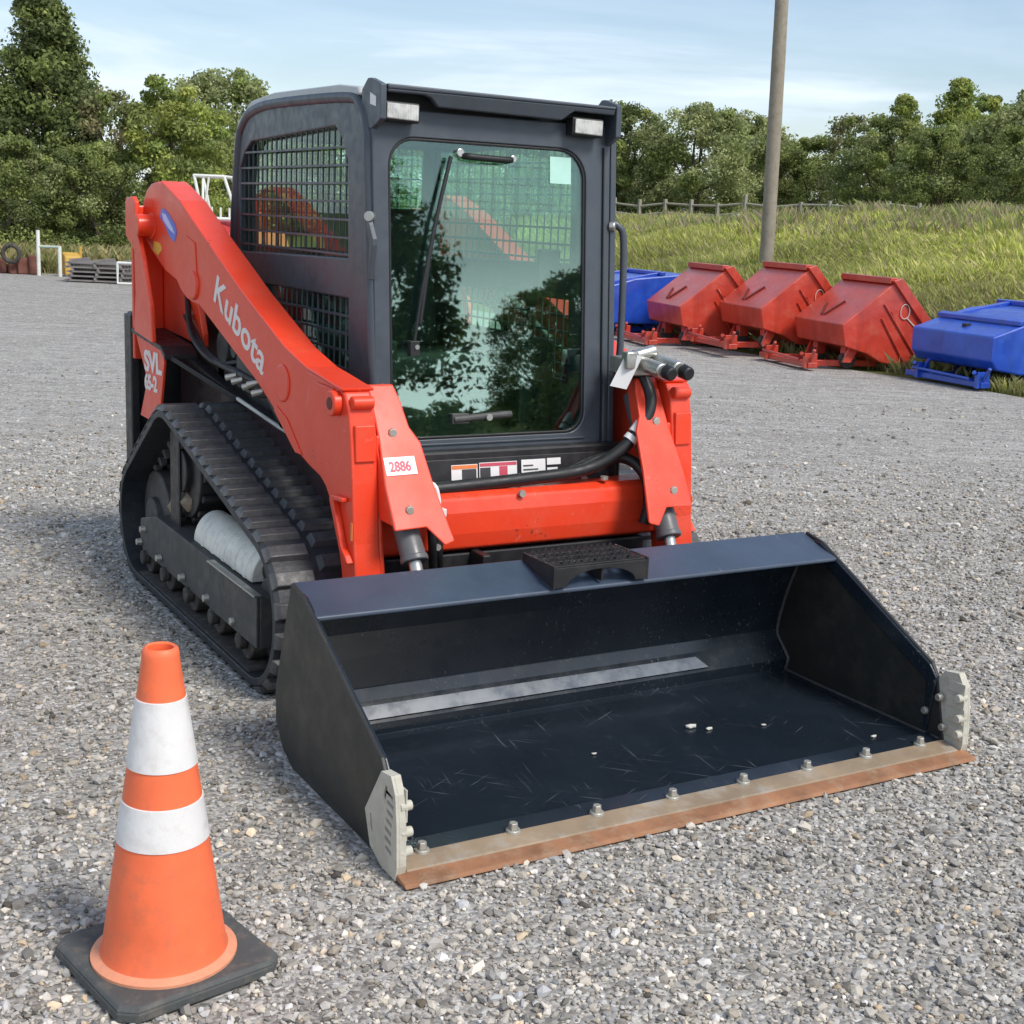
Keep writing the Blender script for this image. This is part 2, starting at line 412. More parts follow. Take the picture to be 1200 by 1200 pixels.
# ------------------------------------------------------------------ camera
CAM = np.array([-2.27691964, -2.70001444, 1.57248042])
YAW, PIT, ROL, FPX = R(-30.21626956), R(-12.18637745), R(2.45591968), 1591.2708633540497
fw = Vector((-math.sin(YAW)*math.cos(PIT), math.cos(YAW)*math.cos(PIT), math.sin(PIT)))
rt = Vector((math.cos(YAW), math.sin(YAW), 0)); up = rt.cross(fw)
r2 = rt*math.cos(ROL)+up*math.sin(ROL); u2 = up*math.cos(ROL)-rt*math.sin(ROL)
cam = bpy.data.cameras.new('camera'); cam.sensor_width = 36; cam.lens = FPX/1200*36; cam.clip_end = 3000
co = bpy.data.objects.new('camera', cam); col.objects.link(co)
co.matrix_world = Matrix(((r2.x, u2.x, -fw.x, CAM[0]), (r2.y, u2.y, -fw.y, CAM[1]), (r2.z, u2.z, -fw.z, CAM[2]), (0, 0, 0, 1)))
scene.camera = co
def place(u, depth, v=265):
    """ground position seen along picture column u at a distance ahead of the camera"""
    k = (u-600)/FPX; h = (600-v)/FPX
    a = fw.x + r2.x*k + u2.x*h; b = fw.y + r2.y*k + u2.y*h
    return CAM[0]+a*depth, CAM[1]+b*depth

# ------------------------------------------------------------------ the loader
ldr = empty('compact_track_loader', (0, 1.9, 0), 'orange-red tracked loader with dark glazed cab and its black bucket lowered on the gravel', 'track loader')

# ---- bucket
BW = 0.955
side = [(0.085, 0.03), (0.135, 0.225), (0.16, 0.262), (0.70, 0.530), (0.785, 0.548), (0.80, 0.50), (0.905, 0.20), (0.90, 0.10), (0.84, 0.03), (0.76, 0.0), (0.12, 0.0)]
prof = [(0.10, 0.028), (0.66, 0.026), (0.800, 0.027), (0.826, 0.033), (0.817, 0.074), (0.869, 0.128), (0.888, 0.165), (0.865, 0.27), (0.835, 0.36), (0.80, 0.44), (0.772, 0.505)]
back = [(y+0.012, z-0.004) if z > 0.1 else (y+0.004, z-0.014) for y, z in prof]
b = MB(); b.prism('x', prof+back[::-1], -BW+0.006, BW-0.006)
bucket = b.build('bucket', 'bucket', ldr, bevel=0.002)
for s in (-1, 1):
    MB().prism('x', side, s*(BW-0.012), s*BW).build('side_plate', 'bucket_out', bucket, bevel=0.003)
# welded fillet and inner wear bar on the side plates
for s in (-1, 1):
    q = MB(); q.tube([(s*(BW-0.016), y-0.004, z+0.003) for y, z in prof], 0.006, 6, 2); q.build('weld_bead', 'frame_grey', bucket, smooth=60)
    q = MB(); q.prism('x', [(0.15, 0.04), (0.165, 0.06), (0.17, 0.20), (0.72, 0.482), (0.735, 0.53), (0.70, 0.527), (0.162, 0.258), (0.131, 0.222)], s*(BW-0.020), s*(BW-0.011)); q.build('edge_stiffener', 'bucket', bucket, bevel=0.003)
# added strip along the floor back, painted as the sky's reflection on the bend
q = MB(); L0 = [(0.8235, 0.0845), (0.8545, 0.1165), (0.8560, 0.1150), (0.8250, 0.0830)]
q.loft([(-BW+0.013, y-0.004, z+0.003) for y, z in L0], [(0.585-0.035*(z > 0.1), y-0.004, z+0.003) for y, z in L0]); q.build('sky_glint_strip', 'sky_glint_paint', bucket)
# spill guard over the top
q = MB(); q.prism('x', [(0.800, 0.545), (0.622, 0.492), (0.620, 0.480), (0.634, 0.476), (0.772, 0.500), (0.805, 0.530)], -BW+0.012, BW-0.012)
q.build('top_lip', 'sky_lit_lip_paint', bucket, bevel=0.004)
# base edge, bolt-on cutting edge
MB().prism('x', [(0.145, 0.038), (0.06, 0.026), (0.05, 0.012), (0.15, 0.012)], -BW+0.014, BW-0.014).build('base_edge', 'bucket', bucket, bevel=0.002)
MB().prism('x', [(0.085, 0.034), (0.018, 0.024), (0.016, 0.008), (0.085, 0.012)], -0.945, 0.94).build('worn_strip', 'worn_edge', bucket, bevel=0.003)
MB().prism('x', [(0.10, 0.011), (0.02, 0.0205), (-0.028, 0.013), (-0.036, 0.004), (0.10, 0.0005)], -0.972, 0.968).build('cutting_edge', 'rust', bucket, bevel=0.003)
for x in (-0.874, -0.613, -0.356, -0.107, 0.142, 0.380, 0.613, 0.840):
    q = MB(); q.cyl((x, 0.082, 0.030), (x, 0.082, 0.040), 0.021, 0.019, 18); q.cyl((x, 0.082, 0.040), (x, 0.082, 0.058), 0.014, 0.012, 6)
    q.build('bolt', 'zinc', bucket, bevel=0.002)
for s in (-1, 1):
    for (y, z) in ((0.11, 0.165), (0.16, 0.105), (0.085, 0.075)):
        q = MB(); q.cyl((s*(BW-0.013), y, z), (s*(BW-0.030), y, z), 0.014, 0.011, 14); q.build('bolt', 'zinc', bucket, bevel=0.002)
    # side cutter: thick casting with slots on its outer face
    cut = [(0.112, 0.250), (0.056, 0.258), (0.030, 0.218), (0.018, 0.138), (0.012, 0.040), (0.020, 0.002), (0.10, 0.003), (0.170, 0.030), (0.205, 0.115)]
    slots = []
    for k in range(7):
        z = 0.055+k*0.024; y0 = 0.045+0.005*math.sin(k)
        slots.append([(y0, z), (y0+0.035, z+0.006), (y0+0.035, z+0.017), (y0, z+0.011)])
    slots.append([(0.085, 0.185), (0.098, 0.19), (0.085, 0.225), (0.075, 0.222)])
    slots.append([(0.155, 0.07), (0.168, 0.075), (0.175, 0.115), (0.165, 0.118)])
    q = MB(); q.plate('x', cut, slots, s*(BW+0.012), s*(BW+0.020)); q.prism('x', cut, s*(BW-0.006), s*(BW+0.012))
    for (y, z) in ((0.036, 0.185), (0.030, 0.120), (0.028, 0.070)):
        q.cyl((s*(BW+0.006), y, z), (s*(BW-0.026), y, z), 0.015, 0.012, 14)
    for z in (0.052, 0.100, 0.148, 0.196): q.box(min(s*(BW-0.010), s*(BW-0.006)), max(s*(BW-0.010), s*(BW-0.006)), 0.020+0.06*max(0, z-0.14), 0.09, z, z+0.034)
    q.build('side_cutter', 'cast', bucket, bevel=0.0035)
# serrated boarding step on the bucket top
def zt(y): return 0.545-(0.800-y)*0.25
q = MB()
hol = []
for r in range(3):
    for k in range(7):
        x0 = -0.168+k*0.041+0.010*(r % 2); y0 = 0.635+r*0.048
        hol.append([(x0, y0), (x0+0.027, y0), (x0+0.027, y0+0.030), (x0, y0+0.030)])
q.plate('z', [(-0.190, 0.615), (0.140, 0.615), (0.140, 0.790), (-0.190, 0.790)], hol, 0.560, 0.566)
for y in (0.622, 0.672, 0.722, 0.772):
    x = -0.185
    while x < 0.12:
        q.prism('y', [(x, 0.565), (x+0.022, 0.565), (x+0.011, 0.580)], y, y+0.008); x += 0.024
arch = [(-0.025-0.125*math.cos(t), 0.500+0.048*math.sin(t)) for t in [math.pi*i/14 for i in range(15)]]
q.prism('y', [(-0.190, 0.561), (-0.190, 0.500)]+arch+[(0.140, 0.500), (0.140, 0.561)], 0.608, 0.618)
for x in (-0.197, 0.140): q.prism('x', [(0.608, 0.568), (0.608, 0.497), (0.795, 0.543), (0.795, 0.568)], x, x+0.008)
q.box(-0.019, -0.011, 0.62, 0.79, 0.505, 0.560)
q.build('boarding_step', 'black_paint', bucket, bevel=0.0015)
# bucket back mounting plate
q = MB(); q.box(-0.52, 0.52, 0.905, 0.95, 0.10, 0.44)
for x in (-0.57, -0.40, 0.40, 0.57): q.prism('x', [(0.951, 0.12), (1.03, 0.18), (1.04, 0.36), (0.99, 0.44), (0.951, 0.44)], x-0.012, x+0.012)
q.build('quick_attach_plate', 'black_paint', ldr, bevel=0.004)
# stones left lying in the bucket: each its own thing
for i, (x, y, r_) in enumerate([(0.27, 0.50, 0.012), (0.315, 0.465, 0.008), (0.50, 0.42, 0.006), (0.76, 0.20, 0.007), (-0.13, 0.44, 0.006)]):
    q = MB(); q.blob((x, y, 0.028+r_*0.4), r_, 1, 0.3, (1.7, 1, 0.6), i); tag(q.build('limestone_chip', 'pale_rock'), 'small pale limestone chip lying on the bucket floor', 'stone', 'limestone chips lying in the bucket')

# ---- tracks
def track_path():
    C = [(1.475, 0.272, 0.232), (2.93, 0.262, 0.222), (2.50, 0.548, 0.212)]   # front idler, rear idler, sprocket (inner belt radius)
    pts = []
    def arc(c, a0, a1, n=14):
        for i in range(n+1):
            t = a0+(a1-a0)*i/n; pts.append((c[0]+c[2]*math.cos(t), c[1]+c[2]*math.sin(t)))
    def tang(c1, c2):   # outer tangent angle for anticlockwise order
        d = math.atan2(c2[1]-c1[1], c2[0]-c1[0]); L = math.hypot(c2[0]-c1[0], c2[1]-c1[1])
        return d - math.acos((c1[2]-c2[2])/L)
    order = [C[0], C[1], C[2]]; T = [tang(order[i], order[(i+1) % 3]) for i in range(3)]
    for i in range(3):
        a0 = T[i-1]; a1 = T[i]
        while a1 < a0: a1 += 2*math.pi
        arc(order[i], a0, a1)
    # resample evenly
    P = [Vector((p[0], p[1])) for p in pts]; P.append(P[0].copy())
    L = [0]
    for a, b_ in zip(P, P[1:]): L.append(L[-1]+(b_-a).length)
    tot = L[-1]; n = int(round(tot/0.0215/4))*4
    out = []; j = 0
    for k in range(n):
        s_ = tot*k/n
        while L[j+1] < s_: j += 1
        t = (s_-L[j])/max(1e-9, L[j+1]-L[j]); out.append(P[j].lerp(P[j+1], t))
    return out
TP = track_path(); TN = len(TP)
def tnorm(i):
    d = (TP[(i+1) % TN]-TP[i-1]).normalized(); return Vector((d.y, -d.x))
for s in (-1, 1):
    xo, xi = s*0.842, s*0.522
    q = MB(); bm = q.bm
    # belt: cross-section swept round the path, with a slightly raised outer lip
    sec = [(xo, 0.0), (xo, 0.026), (xo-s*0.018, 0.034), (xo-s*0.16, 0.032), (xi+s*0.018, 0.034), (xi, 0.026), (xi, 0.0)]
    rings = []
    for i, p in enumerate(TP):
        nn = tnorm(i); rings.append([bm.verts.new((x, p.x+nn.x*h, p.y+nn.y*h)) for x, h in sec])
    for i in range(TN):
        A, B = rings[i], rings[(i+1) % TN]
        for k in range(len(sec)): bm.faces.new((A[k], B[k], B[(k+1) % len(sec)], A[(k+1) % len(sec)]))
    # tread bars in two staggered half-width rows
    for i in range(0, TN, 4):
        for half in (0, 1):
            c = i+(2 if half else 0)
            xa, xb = (xo+s*0.004, s*0.693) if half == 0 else (s*0.676, xi-s*0.004)
            ri = []
            for (off, h) in ((-1.25, 0.031), (-0.85, 0.054), (0.85, 0.054), (1.25, 0.031)):
                fl = int(math.floor(c+off)); fr_ = c+off-fl
                p = TP[fl % TN].lerp(TP[(fl+1) % TN], fr_); nn = tnorm(int(round(c+off)) % TN)
                ri.append((p.x+nn.x*h, p.y+nn.y*h))
            # chamfered ends
            sh = s*(0.016 if half == 0 else 0.012)
            q.loft([(xa, *ri[0]), (xa-sh, *ri[1]), (xa-sh, *ri[2]), (xa, *ri[3])], [(xb, *ri[0]), (xb+sh*0.6, *ri[1]), (xb+sh*0.6, *ri[2]), (xb, *ri[3])])
    # inner drive lugs, part of the belt
    for i in range(0, TN, 4):
        nn = tnorm(i); p = TP[i]
        d = Vector((-nn.y, nn.x))
        for xc in (0.655, 0.715):
            ring = lambda h, w: [(s*xc+sx*w, p.x-nn.x*h+d.x*sy*w*0.8, p.y-nn.y*h+d.y*sy*w*0.8) for sx, sy in ((-1, -1), (1, -1), (1, 1), (-1, 1))]
            q.loft(ring(-0.004, 0.020), ring(0.035, 0.012))
    tr = q.build('track', 'rubber', ldr, bevel=0.003)
    # dusty inner face of the belt on the ground run
    q = MB(); q.box(min(xo, xi)+0.012, max(xo, xi)-0.012, 1.50, 2.90, 0.040, 0.046); q.build('packed_dirt', 'rubber_dirty', tr)
    # undercarriage beam
    q = MB(); q.prism('x', [(1.44, 0.135), (1.44, 0.315), (2.70, 0.325), (2.93, 0.27), (2.95, 0.20), (2.90, 0.13)], s*0.815, s*0.60)
    tf = q.build('track_frame', 'frame_grey', ldr, bevel=0.006)
    q = MB(); q.box(min(s*0.8155, s*0.826), max(s*0.8155, s*0.826), 1.44, 1.95, 0.14, 0.3155); q.build('cover_plate', 'frame_grey', tf, bevel=0.003)
    q = MB(); q.box(min(s*0.807, s*0.835), max(s*0.807, s*0.835), 1.44, 1.95, 0.316, 0.322); q.build('cover_lip', 'steel', tf, bevel=0.001)
    for y in (1.62, 1.93, 2.24, 2.56, 2.86):
        q = MB(); q.cyl((s*0.80, y, 0.115), (s*0.57, y, 0.115), 0.068, None, 24); q.cyl((s*0.832, y, 0.115), (s*0.80, y, 0.115), 0.030, None, 16)
        r_ = q.build('track_roller', 'rubber_dirty', tf, bevel=0.006, smooth=40)
        q = MB(); q.cyl((s*0.815, y+0.06, 0.168), (s*0.838, y+0.06, 0.168), 0.017, 0.014, 8); q.build('roller_bolt', 'zinc', tf, bevel=0.002)
    q = MB(); q.cyl((s*0.815, 2.86, 0.235), (s*0.838, 2.86, 0.235), 0.017, 0.014, 8); q.build('roller_bolt', 'zinc', tf, bevel=0.002)
    for (y, z, r, nm) in ((1.475, 0.272, 0.215, 'idler_wheel'), (2.93, 0.262, 0.205, 'idler_wheel'), (2.50, 0.548, 0.19, 'drive_sprocket')):
        q = MB()
        q.cyl((s*0.745, y, z), (s*0.62, y, z), r, None, 36); q.cyl((s*0.77, y, z), (s*0.60, y, z), r*0.45, None, 24)
        if nm == 'drive_sprocket':
            for k in range(14):
                t = 2*math.pi*k/14
                q.cyl((s*0.735, y+0.195*math.cos(t), z+0.195*math.sin(t)), (s*0.63, y+0.195*math.cos(t), z+0.195*math.sin(t)), 0.018, None, 8)
            q.box(min(s*0.77, s*0.78), max(s*0.77, s*0.78), y-0.02, y+0.10, z-0.28, z+0.15)
        q.build(nm, 'black_paint' if nm == 'drive_sprocket' else 'frame_grey', tf, bevel=0.006, smooth=40)
    # white tension-cylinder cover
    arcp = [(s*(0.70-0.088*math.cos(t)), 0.322+0.112*math.sin(t)) for t in [math.pi*i/18 for i in range(19)]]
    q = MB(); q.prism('y', arcp, 1.60, 2.26); q.build('tension_cover', 'white', tf, bevel=0.004, smooth=40)
    for yy in (1.66, 1.78, 1.90, 2.02, 2.14):
        rb = [(s*(0.70-0.0905*math.cos(t)), 0.322+0.1145*math.sin(t)) for t in [math.pi*i/18 for i in range(19)]]
        q = MB(); q.prism('y', rb, yy, yy+0.03); q.build('cover_rib', 'white', tf, bevel=0.003, smooth=40)
    q = MB(); q.cyl((s*0.70, 1.50, 0.36), (s*0.70, 1.602, 0.36), 0.05, None, 20); q.build('tension_rod', 'black_paint', tf, smooth=40)
    q = MB()
    for k, (y, z, r) in enumerate([(2.60, 0.385, 0.06), (2.70, 0.36, 0.045), (2.52, 0.40, 0.03), (2.47, 0.425, 0.05), (2.80, 0.335, 0.035)]): q.blob((s*(0.70+0.02*(k % 2)), y, z), r, 2, 0.22, (1, 1.1, 0.8), k)
    q.build_each('mud_clump', 'mud', tf)
    # final-drive mount behind the sprocket
    q = MB(); q.box(min(s*0.60, s*0.50), max(s*0.60, s*0.50), 2.2, 2.85, 0.30, 0.72); q.cyl((s*0.62, 2.5, 0.548), (s*0.48, 2.5, 0.548), 0.14, None, 24); q.build('drive_motor', 'black_paint', tf, bevel=0.01)

# ---- chassis
ch_prof = [(1.22, 0.24), (1.16, 0.34), (1.16, 0.46), (1.30, 0.64), (1.30, 0.80), (2.75, 0.84), (2.85, 1.18), (3.30, 1.14), (3.42, 1.0), (3.42, 0.36), (3.25, 0.24)]
q = MB(); q.prism('x', ch_prof, -0.50, 0.50); chassis = q.build('chassis', 'black_paint', ldr, bevel=0.01)
# sill plates above the tracks with a thin bright edge
for s in (-1, 1):
    top = [(3.30, 0.925), (2.85, 0.866), (2.43, 0.815), (1.98, 0.776), (1.40, 0.735)]
    q = MB(); q.prism('x', top+[(1.40, 0.45), (3.30, 0.45)], s*0.530, s*0.506); q.build('side_panel', 'dark_red', chassis, bevel=0.004)
    q = MB(); q.loft([(s*0.545, y, z+0.001) for y, z in top]+[(s*0.545, y, z+0.016) for y, z in top[::-1]], [(s*0.462, y, z+0.001) for y, z in top]+[(s*0.462, y, z+0.016) for y, z in top[::-1]]); q.build('sill_top', 'black_paint', chassis, bevel=0.003)
    rr_ = [(3.315, 1.026), (2.86, 0.992), (2.80, 0.960)]
    q = MB(); q.loft([(s*0.742, y, z-0.010) for y, z in rr_]+[(s*0.742, y, z+0.010) for y, z in rr_[::-1]], [(s*0.602, y, z-0.010) for y, z in rr_]+[(s*0.602, y, z+0.010) for y, z in rr_[::-1]]); q.build('rear_ledge', 'black_paint', chassis, bevel=0.003)
    q = MB(); q.loft([(s*0.738, 2.84, 0.985), (s*0.738, 2.84, 0.965), (s*0.545, 2.50, 0.815), (s*0.545, 2.50, 0.840)], [(s*0.715, 2.88, 0.985), (s*0.715, 2.88, 0.965), (s*0.53, 2.56, 0.815), (s*0.53, 2.56, 0.840)]); q.build('sill_brace', 'black_paint', chassis, bevel=0.003)
    q = MB(); q.tube([(s*0.550, 2.45, 0.833), (s*0.550, 2.20, 0.811), (s*0.550, 1.98, 0.791), (s*0.550, 1.55, 0.762)], 0.008, 6, 2); q.build('sill_trim', 'white_metal', chassis, smooth=60)
    q = MB(); q.box(min(s*0.455, s*0.50), max(s*0.455, s*0.50), 1.62, 2.86, 0.80, 1.00); q.build('engine_cover', 'black_paint', chassis, bevel=0.01)
    # red model panel at the rear corner
    pan = [(3.300, 1.012), (2.875, 0.985), (2.855, 0.93), (2.93, 0.70), (3.10, 0.66), (3.24, 0.66), (3.12, 0.83)]
    q = MB(); q.prism('x', pan, s*0.728, s*0.7165); rp = q.build('model_panel', 'red', chassis, bevel=0.003)
    if s < 0:
        lettering('SVL', 0.118, (-0.7295, 3.150, 0.872), (0, -1, 0.03), (0, 0.10, 1), 'text_white', rp, xscale=1.42, bold=0.005)
        lettering('65-2', 0.088, (-0.7295, 3.150, 0.792), (0, -1, 0.03), (0, 0.10, 1), 'text_white', rp, xscale=1.2, bold=0.004)
    else:
        lettering('SVL', 0.118, (0.7295, 2.90, 0.872), (0, 1, -0.03), (0, 0.10, 1), 'text_white', rp, xscale=1.42, bold=0.005)
        lettering('65-2', 0.088, (0.7295, 2.90, 0.792), (0, 1, -0.03), (0, 0.10, 1), 'text_white', rp, xscale=1.2, bold=0.004)
q = MB(); q.prism('x', [(3.38, 0.40), (3.36, 0.78), (3.36, 1.10), (3.44, 1.10), (3.46, 0.40)], -0.73, 0.73); q.build('rear_door', 'black_paint', chassis, bevel=0.01)
q = MB(); q.box(-0.74, -0.70, 3.34, 3.45, 0.42, 1.09); q.box(0.70, 0.74, 3.34, 3.45, 0.42, 1.09); q.build_each('rear_guard', 'black_paint', chassis, bevel=0.006)
# engine-bay clutter seen under the arm
q = MB()
q.cyl((-0.56, 2.62, 1.02), (-0.50, 2.62, 1.02), 0.07, None, 20); q.cyl((-0.58, 2.42, 1.03), (-0.50, 2.42, 1.03), 0.035, None, 14)
q.box(-0.60, -0.50, 2.05, 2.32, 0.93, 1.02); q.build_each('oil_filter', 'frame_grey', chassis, bevel=0.005)
for k, (pts, r) in enumerate([([(-0.62, 2.9, 1.12), (-0.62, 2.6, 0.99), (-0.60, 2.2, 0.95), (-0.58, 1.9, 0.93)], 0.014),
                              ([(-0.60, 2.95, 1.2), (-0.64, 2.75, 1.05), (-0.62, 2.5, 0.97), (-0.56, 2.3, 1.0)], 0.012),
                              ([(-0.66, 2.15, 0.945), (-0.66, 1.95, 0.925), (-0.64, 1.8, 0.94), (-0.60, 1.65, 1.0)], 0.012)]):
    q = MB(); q.tube(pts, r, 8); q.build('hydraulic_hose', 'hose', chassis, smooth=60)
q = MB()
for y, z in ((2.17, 0.952), (2.10, 0.945), (1.98, 0.940), (1.93, 0.955), (1.88, 0.93)): q.cyl((-0.69, y, z), (-0.655, y-0.02, z+0.012), 0.013, 0.010, 8)
q.build_each('hose_fitting', 'zinc', chassis, bevel=0.001)

# rear lift-arm towers: outer and inner plates with a web between
for s in (-1, 1):
    outp = [(3.335, 1.575), (3.315, 1.592), (3.215, 1.597), (3.175, 1.577), (3.170, 1.48), (3.06, 1.335), (2.955, 1.155), (2.935, 1.006), (3.225, 1.030), (3.19, 1.20), (3.20, 1.375), (3.335, 1.43)]
    inp = [(3.30, 1.60), (3.10, 1.60), (2.86, 1.30), (2.74, 1.06), (2.74, 1.005), (3.36, 1.035), (3.36, 1.40)]
    q = MB(); q.prism('x', outp, s*0.755, s*0.735); q.prism('x', inp, s*0.60, s*0.575); q.box(min(s*0.734, s*0.601), max(s*0.734, s*0.601), 3.30, 3.33, 0.90, 1.56)
    tw = q.build('lift_tower', 'red', ldr, bevel=0.005)
    q = MB(); q.cyl((s*0.77, 3.105, 1.481), (s*0.58, 3.105, 1.481), 0.045, None, 24); q.build('pivot_pin', 'red', tw, bevel=0.005, smooth=40)

# ---- loader arms
arm = [(3.041, 1.660), (3.126, 1.652), (3.191, 1.626), (3.241, 1.580), (3.257, 1.520), (3.257, 1.460), (3.214, 1.420), (3.135, 1.377), (2.947, 1.302), (2.794, 1.270), (2.738, 1.233), (2.672, 1.209), (2.598, 1.197), (2.513, 1.192),
       (1.897, 0.973), (1.744, 0.905), (1.586, 0.822), (1.505, 0.780), (1.408, 0.753), (1.324, 0.735), (1.277, 0.711), (1.233, 0.664), (1.183, 0.578), (1.146, 0.467), (1.116, 0.342), (1.087, 0.218), (1.048, 0.155), (0.999, 0.175), (0.989, 0.258),
       (1.036, 0.465), (1.056, 0.569), (1.075, 0.755), (1.095, 0.910), (1.112, 0.982), (1.146, 1.031), (1.214, 1.038), (1.333, 1.054), (1.426, 1.065), (1.612, 1.111), (2.012, 1.264), (2.313, 1.394), (2.588, 1.514), (2.727, 1.577), (2.887, 1.628), (2.970, 1.652)]
for s in (-1, 1):
    q = MB(); q.prism('x', arm, s*0.700, s*0.612); la = q.build('loader_arm', 'red', ldr, bevel=0.007, seg=3)
    # wider leg section at the front
    leg = [(1.233, 0.674), (1.190, 0.570), (1.155, 0.467), (1.121, 0.322), (1.077, 0.208), (1.004, 0.216), (1.040, 0.465), (1.060, 0.569), (1.079, 0.755), (1.097, 0.899), (1.204, 0.900)]
    q = MB(); q.prism('x', leg, s*0.613, s*0.597); q.build('leg_plate', 'red', la, bevel=0.006)
    # raised edge strip along the top of the arm
    tline = [(1.146, 1.031), (1.214, 1.038), (1.333, 1.054), (1.426, 1.065), (1.612, 1.111), (2.012, 1.264), (2.313, 1.394), (2.588, 1.514), (2.727, 1.577), (2.887, 1.628), (2.970, 1.652)]
    q = MB(); q.prism('x', [(y, z+0.001) for y, z in tline]+[(y-0.004, z+0.012) for y, z in tline[::-1]], s*0.708, s*0.600); q.build('top_plate', 'red', la, bevel=0.004)
    # bosses, gussets and pin heads on the outer face
    q = MB()
    q.cyl((s*0.699, 3.113, 1.478), (s*0.712, 3.113, 1.478), 0.055, 0.05, 28)
    q.cyl((s*0.699, 2.570, 1.267), (s*0.712, 2.570, 1.267), 0.060, 0.054, 28)
    q.prism('x', [(2.523, 1.242), (2.616, 1.242), (2.700, 1.429), (2.663, 1.454), (2.551, 1.429)], s*0.699, s*0.7045)
    q.prism('x', [(1.698, 0.915), (1.601, 0.884), (1.466, 0.780), (1.524, 0.780), (1.717, 0.895)], s*0.699, s*0.7045)
    q.cyl((s*0.699, 1.645, 0.997), (s*0.706, 1.645, 0.997), 0.066, 0.062, 28)
    q.prism('x', [(1.350, 1.037), (1.214, 1.034), (1.175, 0.982), (1.214, 0.957), (1.282, 1.004)], s*0.699, s*0.708)
    q.build_each('pin_boss', 'red', la, bevel=0.004, smooth=35)
    q = MB(); q.cyl((s*0.728, 1.190, 0.991), (s*0.699, 1.190, 0.991), 0.040, None, 28); q.cyl((s*0.620, 1.112, 1.001), (s*0.690, 1.112, 1.001), 0.021, None, 20)
    q.build('front_pin', 'red', la, bevel=0.004, smooth=35)
    q = MB(); q.cyl((s*0.7285, 1.190, 0.991), (s*0.7295, 1.190, 0.991), 0.020, None, 18); q.cyl((s*0.7125, 3.113, 1.478), (s*0.7135, 3.113, 1.478), 0.022, None, 18)
    q.build_each('pin_hole', 'hop_dark', la)
    # shallow bright plate on the leg front
    q = MB(); q.loft([(s*0.688, 1.084, 0.935), (s*0.622, 1.084, 0.935), (s*0.622, 1.075, 0.822), (s*0.688, 1.075, 0.822)], [(s*0.688, 1.107, 0.935), (s*0.622, 1.107, 0.935), (s*0.622, 1.097, 0.822), (s*0.688, 1.097, 0.822)]); q.build('front_pad', 'red', la, bevel=0.004)
    # arm-lock bracket on the leg side
    q = MB(); q.prism('x', [(1.199, 0.689), (1.185, 0.704), (1.102, 0.708), (1.102, 0.695), (1.170, 0.689), (1.102, 0.554), (1.072, 0.533), (1.053, 0.512), (1.072, 0.507), (1.112, 0.533)], s*0.722, s*0.7005); q.build('lock_bracket', 'red', la, bevel=0.003)
    q = MB(); q.box(min(s*0.7005, s*0.704), max(s*0.7005, s*0.704), 1.063, 1.074, 0.580, 0.635); q.build('small_label', 'orange_label', la)
    # decals
    q = MB()
    q.prism('x', [(3.002, 1.515), (2.984, 1.550), (2.947, 1.553), (2.877, 1.530), (2.807, 1.495), (2.780, 1.464), (2.807, 1.424), (2.868, 1.439), (2.942, 1.490)], s*0.7003, s*0.7018); q.build('round_decal', 'blue_decal', la)
    q = MB(); q.prism('x', [(2.974, 1.535), (2.923, 1.530), (2.831, 1.477), (2.807, 1.454), (2.877, 1.472), (2.951, 1.505)], s*0.7019, s*0.7026); q.build('decal_swoosh', 'pale_decal', la)
    q = MB(); q.prism('x', [(3.085, 1.418), (3.002, 1.410), (2.984, 1.384), (3.034, 1.361), (3.108, 1.380)], s*0.7003, s*0.7018); q.build('warning_decal', 'yellow_label', la)
    if s < 0:
        lettering('Kubota', 0.148, (-0.7012, 2.349, 1.232), (0, -0.914, -0.406), (0, -0.406, 0.914), 'text_white', la, xscale=1.30, bold=0.0024)
    else:
        lettering('Kubota', 0.148, (0.7012, 1.837, 0.988), (0, 0.914, 0.406), (0, -0.406, 0.914), 'text_white', la, xscale=1.30, bold=0.0024)
    # lift cylinder under the arm
    q = MB(); q.cyl((s*0.60, 2.50, 1.24), (s*0.585, 2.25, 1.06), 0.020, None, 16); q.cyl((s*0.59, 2.32, 1.11), (s*0.56, 1.86, 0.83), 0.036, None, 20)
    q.build('lift_cylinder', 'hose', ldr, smooth=40)
    # grease line along the inside of the arm
    q = MB(); q.tube([(s*0.585, 2.513, 1.358), (s*0.585, 2.174, 1.217), (s*0.585, 1.813, 1.078), (s*0.585, 1.601, 1.007)], 0.011, 8, 3); hl = q.build('steel_line', 'white', la, smooth=60)
    q = MB()
    for y, z in ((2.269, 1.258), (2.070, 1.177), (1.870, 1.099)): q.cyl((s*0.585, y+0.03, z+0.012), (s*0.585, y-0.03, z-0.012), 0.017, None, 10)
    q.cyl((s*0.585, 2.523, 1.368), (s*0.585, 2.476, 1.343), 0.016, None, 8); q.build_each('line_clamp', 'hose', la, smooth=40)
    # the arms run slightly outwards towards the rear
    SH = Matrix.Identity(4); SH[0][1] = s*0.023810; SH[0][3] = -s*0.023810*3.2
    for o in [la]+list(la.children_recursive): o.data.transform(SH)
    # tilt-cylinder guard (plate leaning back along the cylinder)
    G = [(0.553, 1.045), (0.465, 1.045), (0.452, 1.000), (0.440, 0.920), (0.412, 0.873), (0.398, 0.750), (0.368, 0.590), (0.405, 0.580), (0.455, 0.634), (0.563, 0.630), (0.565, 0.75), (0.553, 0.89)]
    gy = lambda z: 1.20-(1.06-z)*0.6
    q = MB(); q.loft([(s*x, gy(z), z) for x, z in G], [(s*x, gy(z)+0.014, z) for x, z in G])
